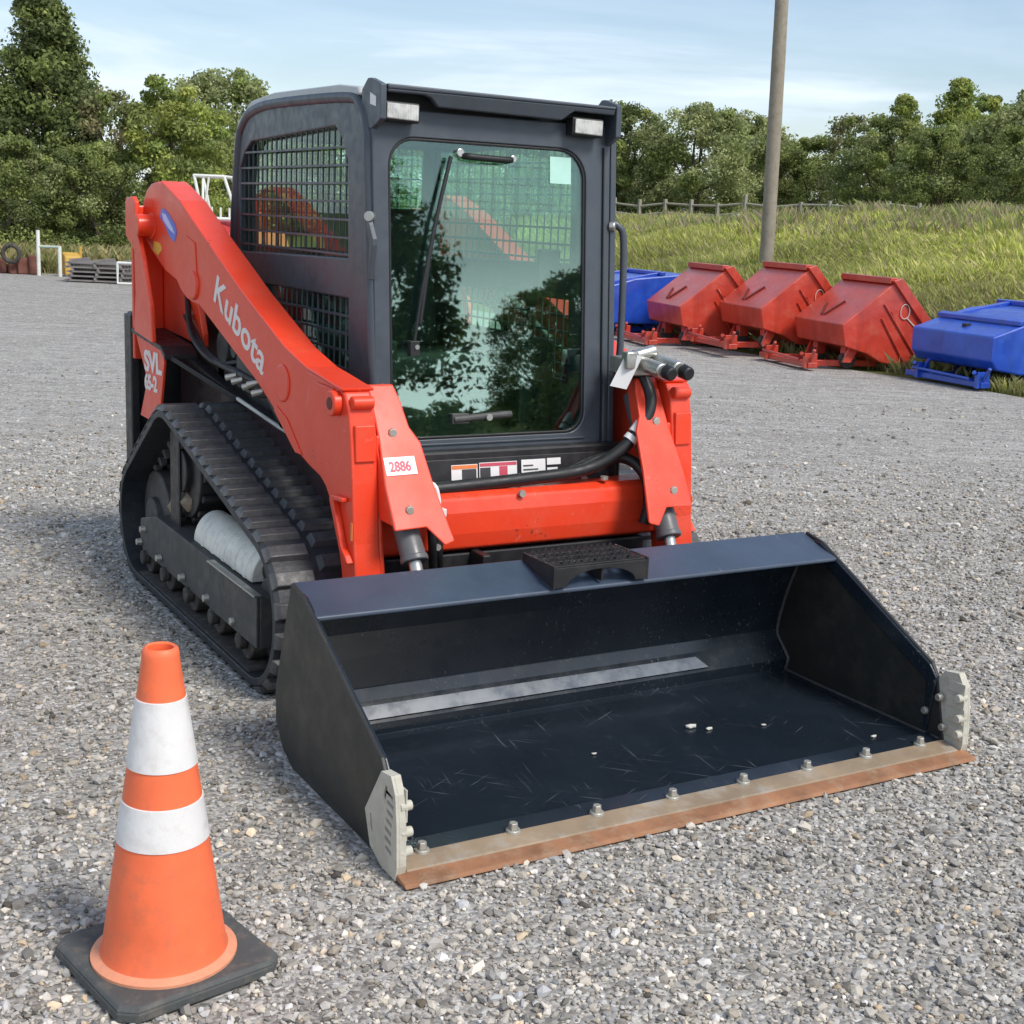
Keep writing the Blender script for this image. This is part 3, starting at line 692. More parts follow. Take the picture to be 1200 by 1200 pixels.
    # side flanges of the guard
    q.loft([(s*0.562, gy(z)+0.0145, z) for z in (1.04, 0.64)]+[(s*0.562, gy(z)+0.11, z) for z in (0.64, 1.04)], [(s*0.550, gy(z)+0.0145, z) for z in (1.04, 0.64)]+[(s*0.550, gy(z)+0.11, z) for z in (0.64, 1.04)])
    q.loft([(s*0.470, 1.203, 1.04), (s*0.445, gy(0.90)+0.0145, 0.90), (s*0.425, gy(0.66)+0.0145, 0.66), (s*0.425, gy(0.66)+0.07, 0.66), (s*0.445, gy(0.90)+0.07, 0.90), (s*0.470, 1.26, 1.04)], [(s*0.480, 1.203, 1.04), (s*0.455, gy(0.90)+0.0145, 0.90), (s*0.435, gy(0.66)+0.0145, 0.66), (s*0.435, gy(0.66)+0.07, 0.66), (s*0.455, gy(0.90)+0.07, 0.90), (s*0.480, 1.26, 1.04)])
    gd = q.build('cylinder_guard', 'red', ldr, bevel=0.005)
    q = MB()
    for x, z in ((0.503, 0.905), (0.50, 0.685)): q.cyl((s*x, gy(z)-0.008, z), (s*x, gy(z)+0.004, z), 0.014, 0.016, 8)
    q.build_each('guard_bolt', 'zinc', gd, bevel=0.002)
    # tilt cylinder with chrome rod
    q = MB(); q.cyl((s*0.508, 1.255, 0.98), (s*0.485, 0.968, 0.535), 0.040, None, 24); q.cyl((s*0.485, 0.970, 0.54), (s*0.4845, 0.960, 0.523), 0.044, None, 24)
    tc_ = q.build('tilt_cylinder', 'cyl_grey', ldr, bevel=0.004, smooth=40)
    q = MB(); q.cyl((s*0.4845, 0.962, 0.525), (s*0.478, 0.90, 0.40), 0.021, None, 18); q.build('piston_rod', 'steel', tc_, smooth=40)
# stock-number sticker on the left guard
nrm = Vector((0, -1, 0.6)).normalized(); upv = Vector((0, 0.6, 1)).normalized()
gob = [o for o in ldr.children if o.name.startswith('cylinder_guard')][0]
base = Vector((-0.553, gy(0.783), 0.783))+nrm*0.0015
q = MB(); X = Vector((1, 0, 0.015)).normalized()
cnr = [base, base+X*0.106, base+X*0.106+upv*0.060, base+upv*0.060]
q.loft([tuple(c+nrm*0.001) for c in cnr], [tuple(c) for c in cnr]); stk = q.build('number_sticker', 'label_white', gob, bevel=0.0005)
lettering('2886', 0.046, tuple(base+nrm*0.0018+X*0.014+upv*0.013), X, upv, 'text_red', gob, name='stock_number', bold=0.0012, xscale=0.80, extrude=0.0004)

# cross tube between the arms
bp = [(1.115, 0.510), (1.108, 0.56), (1.110, 0.63), (1.125, 0.675), (1.160, 0.690), (1.25, 0.690), (1.27, 0.66), (1.27, 0.53), (1.25, 0.505), (1.14, 0.497)]
q = MB(); q.prism('x', bp, -0.555, 0.555); xb = q.build('cross_tube', 'red', ldr, bevel=0.008, seg=3)
q = MB(); q.cyl((-0.02, 1.107, 0.68), (-0.02, 1.12, 0.68), 0.012, None, 10); q.cyl((0.33, 1.15, 0.70), (0.33, 1.15, 0.712), 0.014, None, 10); q.build_each('tube_bolt', 'zinc', xb)
q = MB(); q.box(-0.50, 0.50, 1.13, 1.28, 0.26, 0.49); q.box(-0.20, -0.17, 1.04, 1.13, 0.44, 0.50); q.box(-0.17, 0.33, 1.02, 1.05, 0.40, 0.46); q.build('front_belly_plate', 'black_paint', chassis, bevel=0.006)
# hoses and steel pipes by the left guard
q = MB(); q.tube([(-0.46, 1.10, 0.74), (-0.385, 1.06, 0.745), (-0.365, 1.05, 0.70), (-0.365, 1.05, 0.66)], 0.0085, 8); q.tube([(-0.46, 1.10, 0.725), (-0.405, 1.06, 0.72), (-0.398, 1.04, 0.66), (-0.398, 1.03, 0.62)], 0.0085, 8)
q.cyl((-0.365, 1.05, 0.67), (-0.365, 1.05, 0.62), 0.013, None, 8); q.box(-0.385, -0.34, 1.035, 1.065, 0.640, 0.665); q.build('steel_pipe', 'label_white', xb, bevel=0.002, smooth=40)
q = MB(); q.tube([(-0.365, 1.05, 0.635), (-0.363, 1.045, 0.58), (-0.36, 1.05, 0.52), (-0.33, 1.10, 0.44)], 0.0165, 10); q.tube([(-0.398, 1.03, 0.63), (-0.39, 1.03, 0.55), (-0.37, 1.06, 0.46)], 0.014, 10); q.build('hydraulic_hose', 'hose', xb, smooth=60)
q = MB(); q.cyl((-0.372, 1.024, 0.545), (-0.372, 1.035, 0.545), 0.011, None, 8); q.build('hose_bolt', 'zinc', xb)

# auxiliary hoses climbing to the coupler on the right arm
q = MB(); q.tube([(-0.34, 1.175, 0.70), (0.00, 1.17, 0.715), (0.25, 1.165, 0.735), (0.38, 1.14, 0.80), (0.47, 1.13, 0.90), (0.505, 1.15, 0.98), (0.495, 1.20, 1.05), (0.46, 1.24, 1.07)], 0.022, 12); q.build('hydraulic_hose', 'hose', ldr, smooth=60)
q = MB(); q.tube([(0.20, 1.20, 0.715), (0.34, 1.18, 0.77), (0.43, 1.15, 0.765), (0.47, 1.10, 0.71), (0.475, 1.08, 0.62), (0.46, 1.08, 0.55)], 0.020, 12); q.build('hydraulic_hose', 'hose', ldr, smooth=60)
q = MB(); q.cyl((0.415, 1.135, 0.835), (0.428, 1.133, 0.850), 0.026, None, 14); q.cyl((0.435, 1.132, 0.860), (0.462, 1.130, 0.892), 0.026, None, 14); q.build_each('hose_clamp', 'label_white', ldr, smooth=40)
DX = -0.075
cp = MB(); cp.box(0.50, 0.60, 1.17, 1.30, 1.055, 1.115); cp.cyl((0.56, 1.22, 1.10), (0.56, 1.06, 1.085), 0.026, None, 18); cp.cyl((0.63, 1.22, 1.105), (0.63, 1.06, 1.090), 0.026, None, 18); cp.cyl((0.53, 1.20, 1.12), (0.62, 1.20, 1.14), 0.022, None, 14); cp.box(0.48, 0.53, 1.16, 1.20, 1.08, 1.14); cp.move(Matrix.Translation((DX, 0, 0))); cpo = cp.build('hose_coupler', 'steel', ldr, bevel=0.005, smooth=40)
for x in (0.575, 0.648):
    q = MB(); q.cyl((x, 1.075, 1.085), (x+0.004, 1.03, 1.075), 0.026, 0.024, 20); q.move(Matrix.Translation((DX, 0, 0))); q.build('dust_cap', 'hose', cpo, bevel=0.006, smooth=40)
q = MB(); q.loft([(0.425, 1.20, 1.02), (0.475, 1.17, 1.01), (0.520, 1.15, 1.125), (0.475, 1.18, 1.14)], [(0.427, 1.203, 1.02), (0.477, 1.173, 1.01), (0.522, 1.153, 1.125), (0.477, 1.183, 1.14)]); q.move(Matrix.Translation((DX+0.015, 0, 0))); q.build('paper_tag', 'label_white', cpo)

# ---- cab
cabL = [(1.335, 0.79), (1.352, 0.95), (1.440, 1.80), (1.475, 1.88), (1.54, 1.925), (1.66, 1.935), (2.30, 1.945), (2.55, 1.930), (2.66, 1.895), (2.715, 1.82), (2.755, 1.65), (2.79, 1.35), (2.80, 0.95), (2.80, 0.79)]
up_hole = [(2.578, 1.824), (1.729, 1.852), (1.665, 1.807), (1.618, 1.737), (1.610, 1.600), (1.603, 1.420), (2.715, 1.400), (2.715, 1.720), (2.66, 1.785)]
lo_hole = [(2.50, 1.285), (1.595, 1.285), (1.585, 0.99), (2.40, 0.99)]
q = MB(); q.box(-0.43, 0.43, 1.42, 2.74, 0.74, 0.80); cab = q.build('cab', 'black_paint', ldr, bevel=0.005)
for s in (-1, 1):
    q = MB(); q.plate('x', cabL, [up_hole, lo_hole], s*0.452, s*0.425); q.build('side_wall', 'cab_paint', cab, bevel=0.006)
    # side mesh: pressed bars
    q = MB()
    for z in (1.783, 1.724, 1.665, 1.605, 1.545, 1.485, 1.43): q.box(min(s*0.449, s*0.441), max(s*0.449, s*0.441), 1.60, 2.72, z-0.0038, z+0.0038)
    y = 1.655
    while y < 2.70:
        zt_ = min(1.848-max(0, y-2.578)*0.9, 1.852-(max(0, 1.729-y))*0.75)
        q.box(min(s*0.4405, s*0.435), max(s*0.4405, s*0.435), y-0.0018, y+0.0018, 1.405, zt_); y += 0.052
    for z in (1.225, 1.165, 1.105, 1.045): q.box(min(s*0.449, s*0.441), max(s*0.449, s*0.441), 1.59, 2.49, z-0.0038, z+0.0038)
    y = 1.64
    while y < 2.44:
        q.box(min(s*0.4405, s*0.435), max(s*0.4405, s*0.435), y-0.0018, y+0.0018, 0.99, 1.284); y += 0.052
    q.build('window_mesh', 'cab_paint', cab)
    q = MB(); q.box(min(s*0.418, s*0.412), max(s*0.418, s*0.412), 1.56, 2.74, 1.38, 1.86); q.box(min(s*0.418, s*0.412), max(s*0.418, s*0.412), 1.56, 2.52, 0.97, 1.30); q.build_each('side_window', 'side_glass', cab)
    # rolled corner posts
    q = MB(); q.tube([(s*0.446, 1.352, 0.80), (s*0.446, 1.445, 1.70), (s*0.446, 1.462, 1.83), (s*0.445, 1.52, 1.912), (s*0.445, 1.64, 1.943), (s*0.445, 2.30, 1.955), (s*0.445, 2.56, 1.938), (s*0.445, 2.67, 1.895), (s*0.446, 2.735, 1.80), (s*0.446, 2.80, 1.35), (s*0.446, 2.81, 0.80)], 0.022, 14, 5); q.build('corner_post', 'cab_paint', cab, smooth=60)
    # hinge screws, grab rail
    q = MB(); q.cyl((s*0.475, 1.385, 1.56), (s*0.46, 1.40, 1.56), 0.017, None, 14); q.build('hinge_bolt', 'steel', cab, bevel=0.003)
q = MB(); q.prism('x', [(1.392, 1.555), (1.380, 1.535), (1.350, 1.49), (1.350, 1.47), (1.372, 1.36), (1.382, 1.36), (1.378, 1.47), (1.400, 1.52), (1.408, 1.55)], -0.475, -0.457); q.build('door_hinge', 'cab_paint', cab, bevel=0.003)
q = MB(); q.tube([(0.47, 1.43, 1.575), (0.505, 1.41, 1.560), (0.525, 1.40, 1.50), (0.525, 1.385, 1.20), (0.515, 1.38, 1.08), (0.47, 1.39, 1.05)], 0.013, 10); q.build('grab_rail', 'cab_paint', cab, smooth=60)
# roof
rf = [(1.50, 1.940), (1.52, 1.968), (1.68, 1.984), (2.30, 1.992), (2.56, 1.974), (2.71, 1.905), (2.74, 1.85), (2.69, 1.87), (2.56, 1.935), (2.30, 1.955), (1.66, 1.944)]
q = MB(); q.prism('x', rf, -0.462, 0.462); q.build('roof', 'roof_paint', cab, bevel=0.008, seg=3)
q = MB(); q.box(-0.424, 0.424, 2.74, 2.77, 0.80, 1.38); q.plate('y', [(-0.43, 1.36), (0.43, 1.36), (0.43, 1.90), (-0.43, 1.90)], [[(-0.37, 1.42), (0.37, 1.42), (0.37, 1.84), (-0.37, 1.84)]], 2.725, 2.745); q.build('rear_wall', 'cab_paint', cab, bevel=0.005)
q = MB(); q.box(-0.372, 0.372, 2.732, 2.737, 1.418, 1.842); q.build('rear_window', 'side_glass', cab)
q = MB()
for z in (1.48, 1.56, 1.64, 1.72, 1.80): q.box(-0.37, 0.37, 2.755, 2.763, z-0.004, z+0.004)
for k in range(12): x = -0.33+k*0.06; q.box(x-0.004, x+0.004, 2.764, 2.772, 1.41, 1.85)
q.build('rear_mesh', 'cab_paint', cab)
# door: built flat (x, height) then leaned back
def rrect(x0, x1, z0, z1, rbl, rbr, rtr, rtl, n=7):
    pts = []
    for cx, cz, r, a in ((x1-rtr, z1-rtr, rtr, 0), (x0+rtl, z1-rtl, rtl, 90), (x0+rbl, z0+rbl, rbl, 180), (x1-rbr, z0+rbr, rbr, 270)):
        for k in range(n+1):
            t = R(a+90*k/n); pts.append((cx+r*math.cos(t), cz+r*math.sin(t)))
    return pts
LEAN = Matrix.Translation((0, 1.335, 0.79)) @ Matrix.Rotation(R(-4.6), 4, 'X') @ Matrix.Translation((0, 0, -0.79))
dh = rrect(-0.398, 0.358, 0.836, 1.820, 0.03, 0.075, 0.105, 0.095)
q = MB(); q.plate('y', [(-0.452, 0.785), (0.458, 0.785), (0.458, 1.905), (-0.452, 1.905)], [dh], 0.0, 0.035); q.move(LEAN); q.build('door_frame', 'cab_paint', cab, bevel=0.004)
q = MB(); q.plate('y', rrect(-0.397, 0.357, 0.837, 1.819, 0.03, 0.074, 0.104, 0.094), [rrect(-0.388, 0.348, 0.846, 1.810, 0.025, 0.068, 0.096, 0.086)], 0.004, 0.022); q.move(LEAN); q.build('door_seal', 'hose', cab, bevel=0.003)
q = MB(); q.box(-0.392, 0.352, 0.010, 0.014, 0.842, 1.814); q.move(LEAN); q.build('door_glass', 'glass', cab)
for zz in ((0.792, 0.800), (0.815, 0.822)):
    q = MB(); q.box(-0.36, 0.36, -0.006, -0.0005, zz[0], zz[1]); q.move(LEAN); q.build('door_sill_rib', 'cab_paint', cab, bevel=0.002)
# right door-post channel and left pillar return
q = MB(); q.box(0.4585, 0.482, -0.004, 0.05, 0.785, 1.86); q.move(LEAN); q.build('door_post', 'cab_paint', cab, bevel=0.004)
q = MB(); q.box(0.425, 0.430, -0.008, -0.0005, 0.80, 1.83); q.move(LEAN); q.build('door_edge_strip', 'hose', cab, bevel=0.001)
# wiper
q = MB(); q.tube([(-0.318, -0.012, 1.15), (-0.290, -0.016, 1.32), (-0.245, -0.018, 1.53)], 0.006, 8, 4); q.tube([(-0.296, -0.014, 1.22), (-0.25, -0.017, 1.50), (-0.178, -0.012, 1.765)], 0.0075, 8, 4); q.box(-0.335, -0.30, -0.022, 0.006, 1.115, 1.165); q.move(LEAN); q.build('windscreen_wiper', 'hose', cab, bevel=0.002)
q = MB(); q.cyl((-0.312, -0.026, 1.145), (-0.312, -0.02, 1.145), 0.008, None, 10); q.move(LEAN); q.build('wiper_nut', 'steel', cab)
# bar handles on the glass
q = MB(); q.tube([(-0.125, 0.004, 1.772), (-0.115, -0.018, 1.768), (-0.08, -0.022, 1.766), (0.02, -0.022, 1.764), (0.045, -0.016, 1.766), (0.052, 0.004, 1.768)], 0.011, 10, 4); q.move(LEAN); q.build('grab_handle', 'hose', cab, smooth=60)
q = MB(); q.cyl((-0.138, -0.006, 1.780), (-0.138, 0.0095, 1.780), 0.014, None, 14); q.cyl((0.064, -0.006, 1.772), (0.064, 0.0095, 1.772), 0.012, None, 14); q.move(LEAN); q.build_each('handle_mount', 'steel', cab, bevel=0.002)
q = MB(); q.cyl((-0.17, -0.006, 0.900), (0.055, -0.006, 0.912), 0.012, None, 12); q.box(-0.175, -0.11, -0.010, 0.0095, 0.885, 0.92); q.move(LEAN); q.build('door_latch', 'frame_grey', cab, bevel=0.003)
q = MB(); q.cyl((-0.04, -0.026, 0.905), (-0.04, -0.017, 0.905), 0.012, None, 14); q.move(LEAN); q.build('latch_button', 'steel', cab)
q = MB(); q.box(0.215, 0.300, 0.0080, 0.0095, 1.70, 1.79); q.move(LEAN); q.build('window_sticker', surf('mint_sticker', (0.45, 0.72, 0.62), 0.5), cab)
# visor over the door with two recessed work lamps
fac = [(-0.43, 1.955), (-0.43, 1.945), (-0.300, 1.945), (-0.275, 1.938), (-0.245, 1.912), (0.225, 1.905), (0.250, 1.925), (0.268, 1.937), (0.43, 1.934), (0.43, 1.952)]
q = MB(); q.loft([(x, 1.352+0.018*(1.96-z)/0.05, z) for x, z in fac], [(x, 1.375+0.018*(1.96-z)/0.05, z) for x, z in fac]); q.loft([(-0.43, 1.352, 1.9555), (0.43, 1.352, 1.9525), (0.43, 1.375, 1.9525), (-0.43, 1.375, 1.9555)][:4], [(-0.43, 1.352, 1.970), (0.43, 1.352, 1.962), (0.43, 1.49, 1.967), (-0.43, 1.49, 1.972)])
vis = q.build('visor', 'cab_paint', cab, bevel=0.004)
q = MB(); q.box(-0.43, 0.43, 1.452, 1.47, 1.84, 1.957); q.build('lamp_recess', 'black_paint', cab)
for s in (-1, 1):
    chk = [(1.50, 1.958), (1.455, 1.990), (1.435, 1.990), (1.355, 1.968), (1.352, 1.862), (1.375, 1.850), (1.425, 1.832), (1.46, 1.842), (1.50, 1.90)]
    q = MB(); q.prism('x', chk, s*0.434, s*0.456); q.build('visor_cheek', 'cab_paint', cab, bevel=0.003)
    c = -0.371 if s < 0 else 0.332
    q = MB(); lo = [(c-0.064, 1.860), (c+0.064, 1.856), (c+0.064, 1.918), (c-0.064, 1.920)]
    q.loft([(x, 1.372, z) for x, z in lo], [(x*0.92+c*0.08, 1.43, z) for x, z in lo]); lampb = q.build('lamp_housing', 'hose', cab, bevel=0.006)
    q = MB(); li = [(c-0.056, 1.866), (c+0.056, 1.862), (c+0.056, 1.912), (c-0.056, 1.914)]
    q.loft([(x, 1.364, z) for x, z in li], [(x, 1.373, z) for x, z in li]); q.build('work_lamp', 'lens', cab, bevel=0.008, seg=3)
q = MB(); q.prism('x', [(1.385, 1.93), (1.43, 1.945), (1.43, 1.91), (1.385, 1.90)], -0.4575, -0.4562); q.build('bracket_label', 'label_white', cab)
# panel under the door with warning labels, hose trough
q = MB(); q.prism('x', [(1.345, 0.783), (1.300, 0.775), (1.285, 0.665), (1.36, 0.655), (1.40, 0.78)], -0.46, 0.475); pnl = q.build('front_panel', 'black_paint', cab, bevel=0.006)
def pface(x, z): return (x, 1.300-(0.775-z)*0.136-0.0015, z)
def sticker(x0, x1, z0, z1, mat, off=0.0):
    q = MB(); L = [pface(x0, z0), pface(x1, z0), pface(x1, z1), pface(x0, z1)]
    q.loft([(x, y-0.001-off, z) for x, y, z in L], [(x, y-off, z) for x, y, z in L]); return q.build('warning_label', mat, pnl.parent)
sticker(-0.195, -0.095, 0.690, 0.752, 'label_white'); sticker(-0.155, -0.100, 0.692, 0.736, 'text_dark', 0.0012); sticker(-0.193, -0.097, 0.738, 0.750, 'orange_label', 0.0012)
sticker(-0.088, 0.060, 0.693, 0.755, 'label_white'); sticker(-0.085, -0.045, 0.695, 0.738, 'text_dark', 0.0012); sticker(-0.010, 0.022, 0.696, 0.740, 'text_red', 0.0012); sticker(-0.086, 0.058, 0.742, 0.753, 'text_red', 0.0012)
sticker(0.078, 0.175, 0.697, 0.757, 'label_white'); sticker(0.182, 0.238, 0.735, 0.758, 'label_white'); sticker(0.182, 0.225, 0.700, 0.725, 'label_white')
for k in range(3): sticker(0.085, 0.165-0.02*k, 0.706+k*0.014, 0.711+k*0.014, 'frame_grey', 0.0012)
q = MB(); q.tube([(-0.32, 1.262, 0.672), (0.0, 1.258, 0.678), (0.30, 1.255, 0.686), (0.40, 1.25, 0.70)], 0.026, 12, 4); q.build('hose_sleeve', 'hose', chassis, smooth=60)
q = MB(); q.cyl((0.30, 1.225, 0.688), (0.30, 1.24, 0.690), 0.013, None, 10); q.cyl((-0.24, 1.228, 0.676), (-0.24, 1.24, 0.676), 0.013, None, 10); q.build_each('sleeve_bolt', 'zinc', chassis)
# seat, armrests and joysticks
q = MB(); q.prism('x', [(1.80, 0.98), (1.80, 1.08), (2.22, 1.06), (2.30, 1.02), (2.25, 0.95)], -0.24, 0.24); q.prism('x', [(2.22, 1.05), (2.30, 1.03), (2.44, 1.55), (2.40, 1.60), (2.34, 1.58)], -0.22, 0.22); q.box(-0.2, 0.2, 1.9, 2.3, 0.79, 0.96); q.build('seat', 'seat', cab, bevel=0.03, seg=3)
for s in (-1, 1):
    q = MB(); q.box(s*0.32-0.07, s*0.32+0.07, 1.62, 2.3, 0.80, 1.14); q.cyl((s*0.32, 1.70, 1.14), (s*0.32, 1.68, 1.26), 0.016, None, 12); q.blob((s*0.32, 1.68, 1.30), 0.035, 2, 0.03, (0.8, 0.8, 1.5)); q.build('joystick_console', 'seat', cab, bevel=0.015)
q = MB(); q.box(-0.40, -0.30, 1.62, 1.78, 1.145, 1.20); q.build('switch_panel', 'frame_grey', cab, bevel=0.01)
q = MB(); q.box(0.25, 0.34, 1.52, 1.545, 1.33, 1.47); q.build('display_screen', 'seat', cab, bevel=0.008)

# ------------------------------------------------------------------ traffic cone
KX, KY = -1.569, -0.110
cone = empty('traffic_cone', (KX, KY, 0), 'orange traffic cone with two white collars on a square black rubber base beside the bucket', 'traffic cone')
ang = math.atan2(-0.302-0.035, -1.698+1.762)
def rot(x, y, a=ang): return (KX+0.008+x*math.cos(a)-y*math.sin(a), KY+0.012+x*math.sin(a)+y*math.cos(a))
h = 0.181
oct_ = lambda r, c: [rot(x, y) for x, y in ((-r+c, -r), (r-c, -r), (r, -r+c), (r, r-c), (r-c, r), (-r+c, r), (-r, r-c), (-r, -r+c))]
q = MB(); A = oct_(h, 0.03); B = oct_(h-0.008, 0.03)
q.loft([(x, y, 0.004) for x, y in A], [(x, y, 0.026) for x, y in A], True); q.loft([(x, y, 0.0262) for x, y in A], [(x, y, 0.036) for x, y in B], True); q.build('rubber_base', 'cone_base', cone, bevel=0.004)
zc = lambda z: 0.130-(z-0.04)/(0.707-0.04)*(0.130-0.034)
q = MB(); q.lathe([(0.150, 0.036), (0.150, 0.042), (0.138, 0.047), (0.131, 0.050)], 56, (KX, KY)); q.build('base_rim', 'cone_worn', cone, smooth=50)
q = MB(); q.lathe([(0.134, 0.044)]+[(zc(z), z) for z in (0.06, 0.12, 0.2, 0.3, 0.4, 0.5, 0.6, 0.68)]+[(0.0375, 0.692), (0.0350, 0.703), (0.030, 0.707), (0.0255, 0.704), (0.025, 0.69), (0.035, 0.58), (0.05, 0.4)], 56, (KX, KY)); q.build('cone_body', 'cone', cone, smooth=50)
for z0, z1 in ((0.300, 0.388), (0.460, 0.603)):
    q = MB(); q.lathe([(zc(z0), z0), (zc(z0)+0.0022, z0+0.001)]+[(zc(z0+(z1-z0)*t)+0.0022, z0+(z1-z0)*t) for t in (0.25, 0.5, 0.75)]+[(zc(z1)+0.0022, z1-0.001), (zc(z1), z1)], 56, (KX, KY)); q.build('reflective_collar', 'collar', cone, smooth=50)
cone.rotation_euler = (0, 0, 0)

# ------------------------------------------------------------------ dumping hoppers
def make_hopper(color, loc, rz, kind, label, group):
    """front faces local -x, width along y"""
    r = empty(kind, (0, 0, 0), label, 'dump hopper', group)
    W = 0.58
    if color == 'hop_red':
        body = [(0.0, 0.535), (0.60, 1.000), (0.71, 1.055), (1.20, 0.52), (1.16, 0.46), (0.88, 0.06), (0.55, 0.10), (0.36, 0.20), (0.06, 0.285)]
        q = MB(); q.prism('y', body, -W, W); bo = q.build('hopper_body', color, r, bevel=0.01)
        # thick rim round the opening
        q = MB()
        for a, b_ in ((-W-0.035, -W+0.02), (W-0.02, W+0.035)): q.prism('y', [(0.60, 1.05), (0.71, 1.085), (1.25, 0.50), (1.16, 0.43), (0.66, 0.98)], a, b_)
        q.box(0.585, 0.68, -W+0.021, W-0.021, 1.015, 1.085)
        q.build('rim', color, r, bevel=0.006)
        # latch bars and stiffeners
        q = MB()
        for xa, ya, xb_, yb_ in ((0.24, 0.24, 0.08, 0.06), (0.30, -0.08, 0.08, 0.01)):
            q.cyl((xa, ya, 0.535+xa*0.775+0.012), (xb_, yb_, 0.535+xb_*0.775+0.012), 0.012, None, 8)
        q.build_each('latch_bar', 'hop_dark', r)
        q = MB()
        for x0, z0, x1, z1 in ((0.50, 0.62, 0.84, 0.12), (0.52, 0.78, 0.98, 0.20)): q.cyl((x0, -W-0.010, z0), (x1, -W-0.010, z1), 0.012, None, 8)
        for yy in (-W-0.008, W+0.008):
            q.cyl((0.62, yy, 0.70), (0.70, yy, 0.56), 0.012, None, 8)
        q.build_each('side_stiffener', color, r, smooth=40)
        # pale chalk/brand ring on the side
        q = MB()
        ringp = [(0.80+0.06*math.cos(t), -W-0.012, 0.70+0.085*math.sin(t)) for t in [2*math.pi*k/16 for k in range(17)]]
        q.tube(ringp, 0.005, 6, 2); q.cyl((0.83, -W-0.006, 0.63), (0.98, -W-0.006, 0.50), 0.008, None, 6); q.build('side_emblem', 'pale_rock', r, smooth=40)
    else:
        body = [(-0.30, 0.58), (0.02, 0.73), (0.04, 0.66), (1.10, 0.92), (1.30, 0.90), (1.35, 0.42), (1.10, 0.22), (0.20, 0.22), (-0.22, 0.32), (-0.30, 0.42)]
        body = [(-0.36, 0.575), (0.04, 0.70), (0.40, 0.80), (1.20, 0.88), (1.35, 0.80), (1.38, 0.28), (1.10, 0.15), (0.05, 0.17), (-0.26, 0.22), (-0.35, 0.32)]
        q = MB(); q.prism('y', body, -W-0.07, W+0.07); q.build('hopper_body', color, r, bevel=0.02)
        q = MB()
        q.loft([(-0.02, -W-0.07, 0.69), (0.05, -W-0.07, 0.715), (0.05, W+0.07, 0.715), (-0.02, W+0.07, 0.69)], [(-0.02, -W-0.07, 0.735), (0.05, -W-0.07, 0.76), (0.05, W+0.07, 0.76), (-0.02, W+0.07, 0.735)])
        for yy in (-W+0.02, W-0.16):
            q.loft([(0.052, yy, 0.712), (0.80, yy, 0.845), (0.80, yy+0.07, 0.845), (0.052, yy+0.07, 0.712)], [(0.052, yy, 0.752), (0.80, yy, 0.885), (0.80, yy+0.07, 0.885), (0.052, yy+0.07, 0.752)])
        q.loft([(0.80, -W-0.07, 0.845), (0.87, -W-0.07, 0.852), (0.87, W+0.07, 0.852), (0.80, W+0.07, 0.845)], [(0.80, -W-0.07, 0.895), (0.87, -W-0.07, 0.902), (0.87, W+0.07, 0.902), (0.80, W+0.07, 0.895)])
        q.build('lid_frame', color, r, bevel=0.006)
        q = MB(); q.box(-0.20, -0.12, -0.03, 0.03, 0.62, 0.665); q.build('latch_bar', 'hose', r, bevel=0.005)
    # fork-pocket base frame lying in front, wheels
    bm_ = color
    q = MB()
    for yy in (-0.36, 0.30): q.box(-0.34, 1.20, yy, yy+0.09, 0.03, 0.10)
    q.box(-0.42, -0.30, -0.62, 0.62, 0.035, 0.095); q.box(1.0, 1.10, -0.5, 0.5, 0.035, 0.095)
    q.build('fork_base', bm_, r, bevel=0.006)
    q = MB()
    for yy in (-0.60, 0.36):
        q.box(-0.46, -0.30, yy, yy+0.05, 0.03, 0.20); q.cyl((-0.50, yy+0.02, 0.20), (-0.34, yy+0.16, 0.14), 0.022, None, 8); q.cyl((-0.38, yy+0.02, 0.09), (-0.40, yy-0.10, 0.25), 0.02, None, 8)
    q.cyl((-0.48, -0.50, 0.12), (-0.46, 0.45, 0.14), 0.016, None, 8)
    q.build('tow_linkage', bm_, r, bevel=0.003)
    for yy in (-0.40, 0.26):
        q = MB(); q.cyl((0.22, yy, 0.11), (0.22, yy+0.07, 0.11), 0.10, None, 20); q.cyl((0.22, yy-0.01, 0.11), (0.22, yy+0.08, 0.11), 0.045, None, 14); q.build('caster_wheel', 'rubber_dirty', r, bevel=0.006)
        q = MB(); q.box(0.16, 0.28, yy-0.02, yy+0.09, 0.12, 0.27); q.build('wheel_bracket', bm_, r, bevel=0.004)
    # props that carry the tilted body
    q = MB()
    for yy in (-0.50, 0.40): q.prism('y', [(0.70, 0.09), (1.0, 0.09), (1.05, 0.13), (0.65, 0.14)], yy, yy+0.05); q.prism('y', [(0.10, 0.09), (0.20, 0.09), (0.30, 0.28), (0.18, 0.29)], yy, yy+0.04)
    q.build_each('support_leg', bm_, r)
    r.location = loc; r.rotation_euler = (0, 0, rz)
    return r
def copy_tree(o, parent=None):
    c = o.copy(); col.objects.link(c); c.parent = parent
    if parent is not None: c.matrix_parent_inverse = o.matrix_parent_inverse.copy()
    for ch in list(o.children): copy_tree(ch, c)
    return c
redg = 'red dump hoppers lined up along the grass bank'
h1 = make_hopper('hop_red', (9.03, 9.66, 0), R(-13), 'dump_hopper', 'tilted red dump hopper right next to the blue lidded hopper at the picture edge', redg)
h2 = copy_tree(h1); h2.location = (8.94, 11.03, 0.08); h2.rotation_euler = (0, 0, R(-12)); h2['label'] = 'tilted red dump hopper standing between two other red hoppers, in front of the wooden pole'
h3 = copy_tree(h1); h3.location = (8.72, 12.38, 0.0); h3.rotation_euler = (0, 0, R(-13)); h3['label'] = 'tilted red dump hopper nearest the loader cab, touching the half hidden blue bin'
bg_ = 'blue hoppers at the ends of the row'
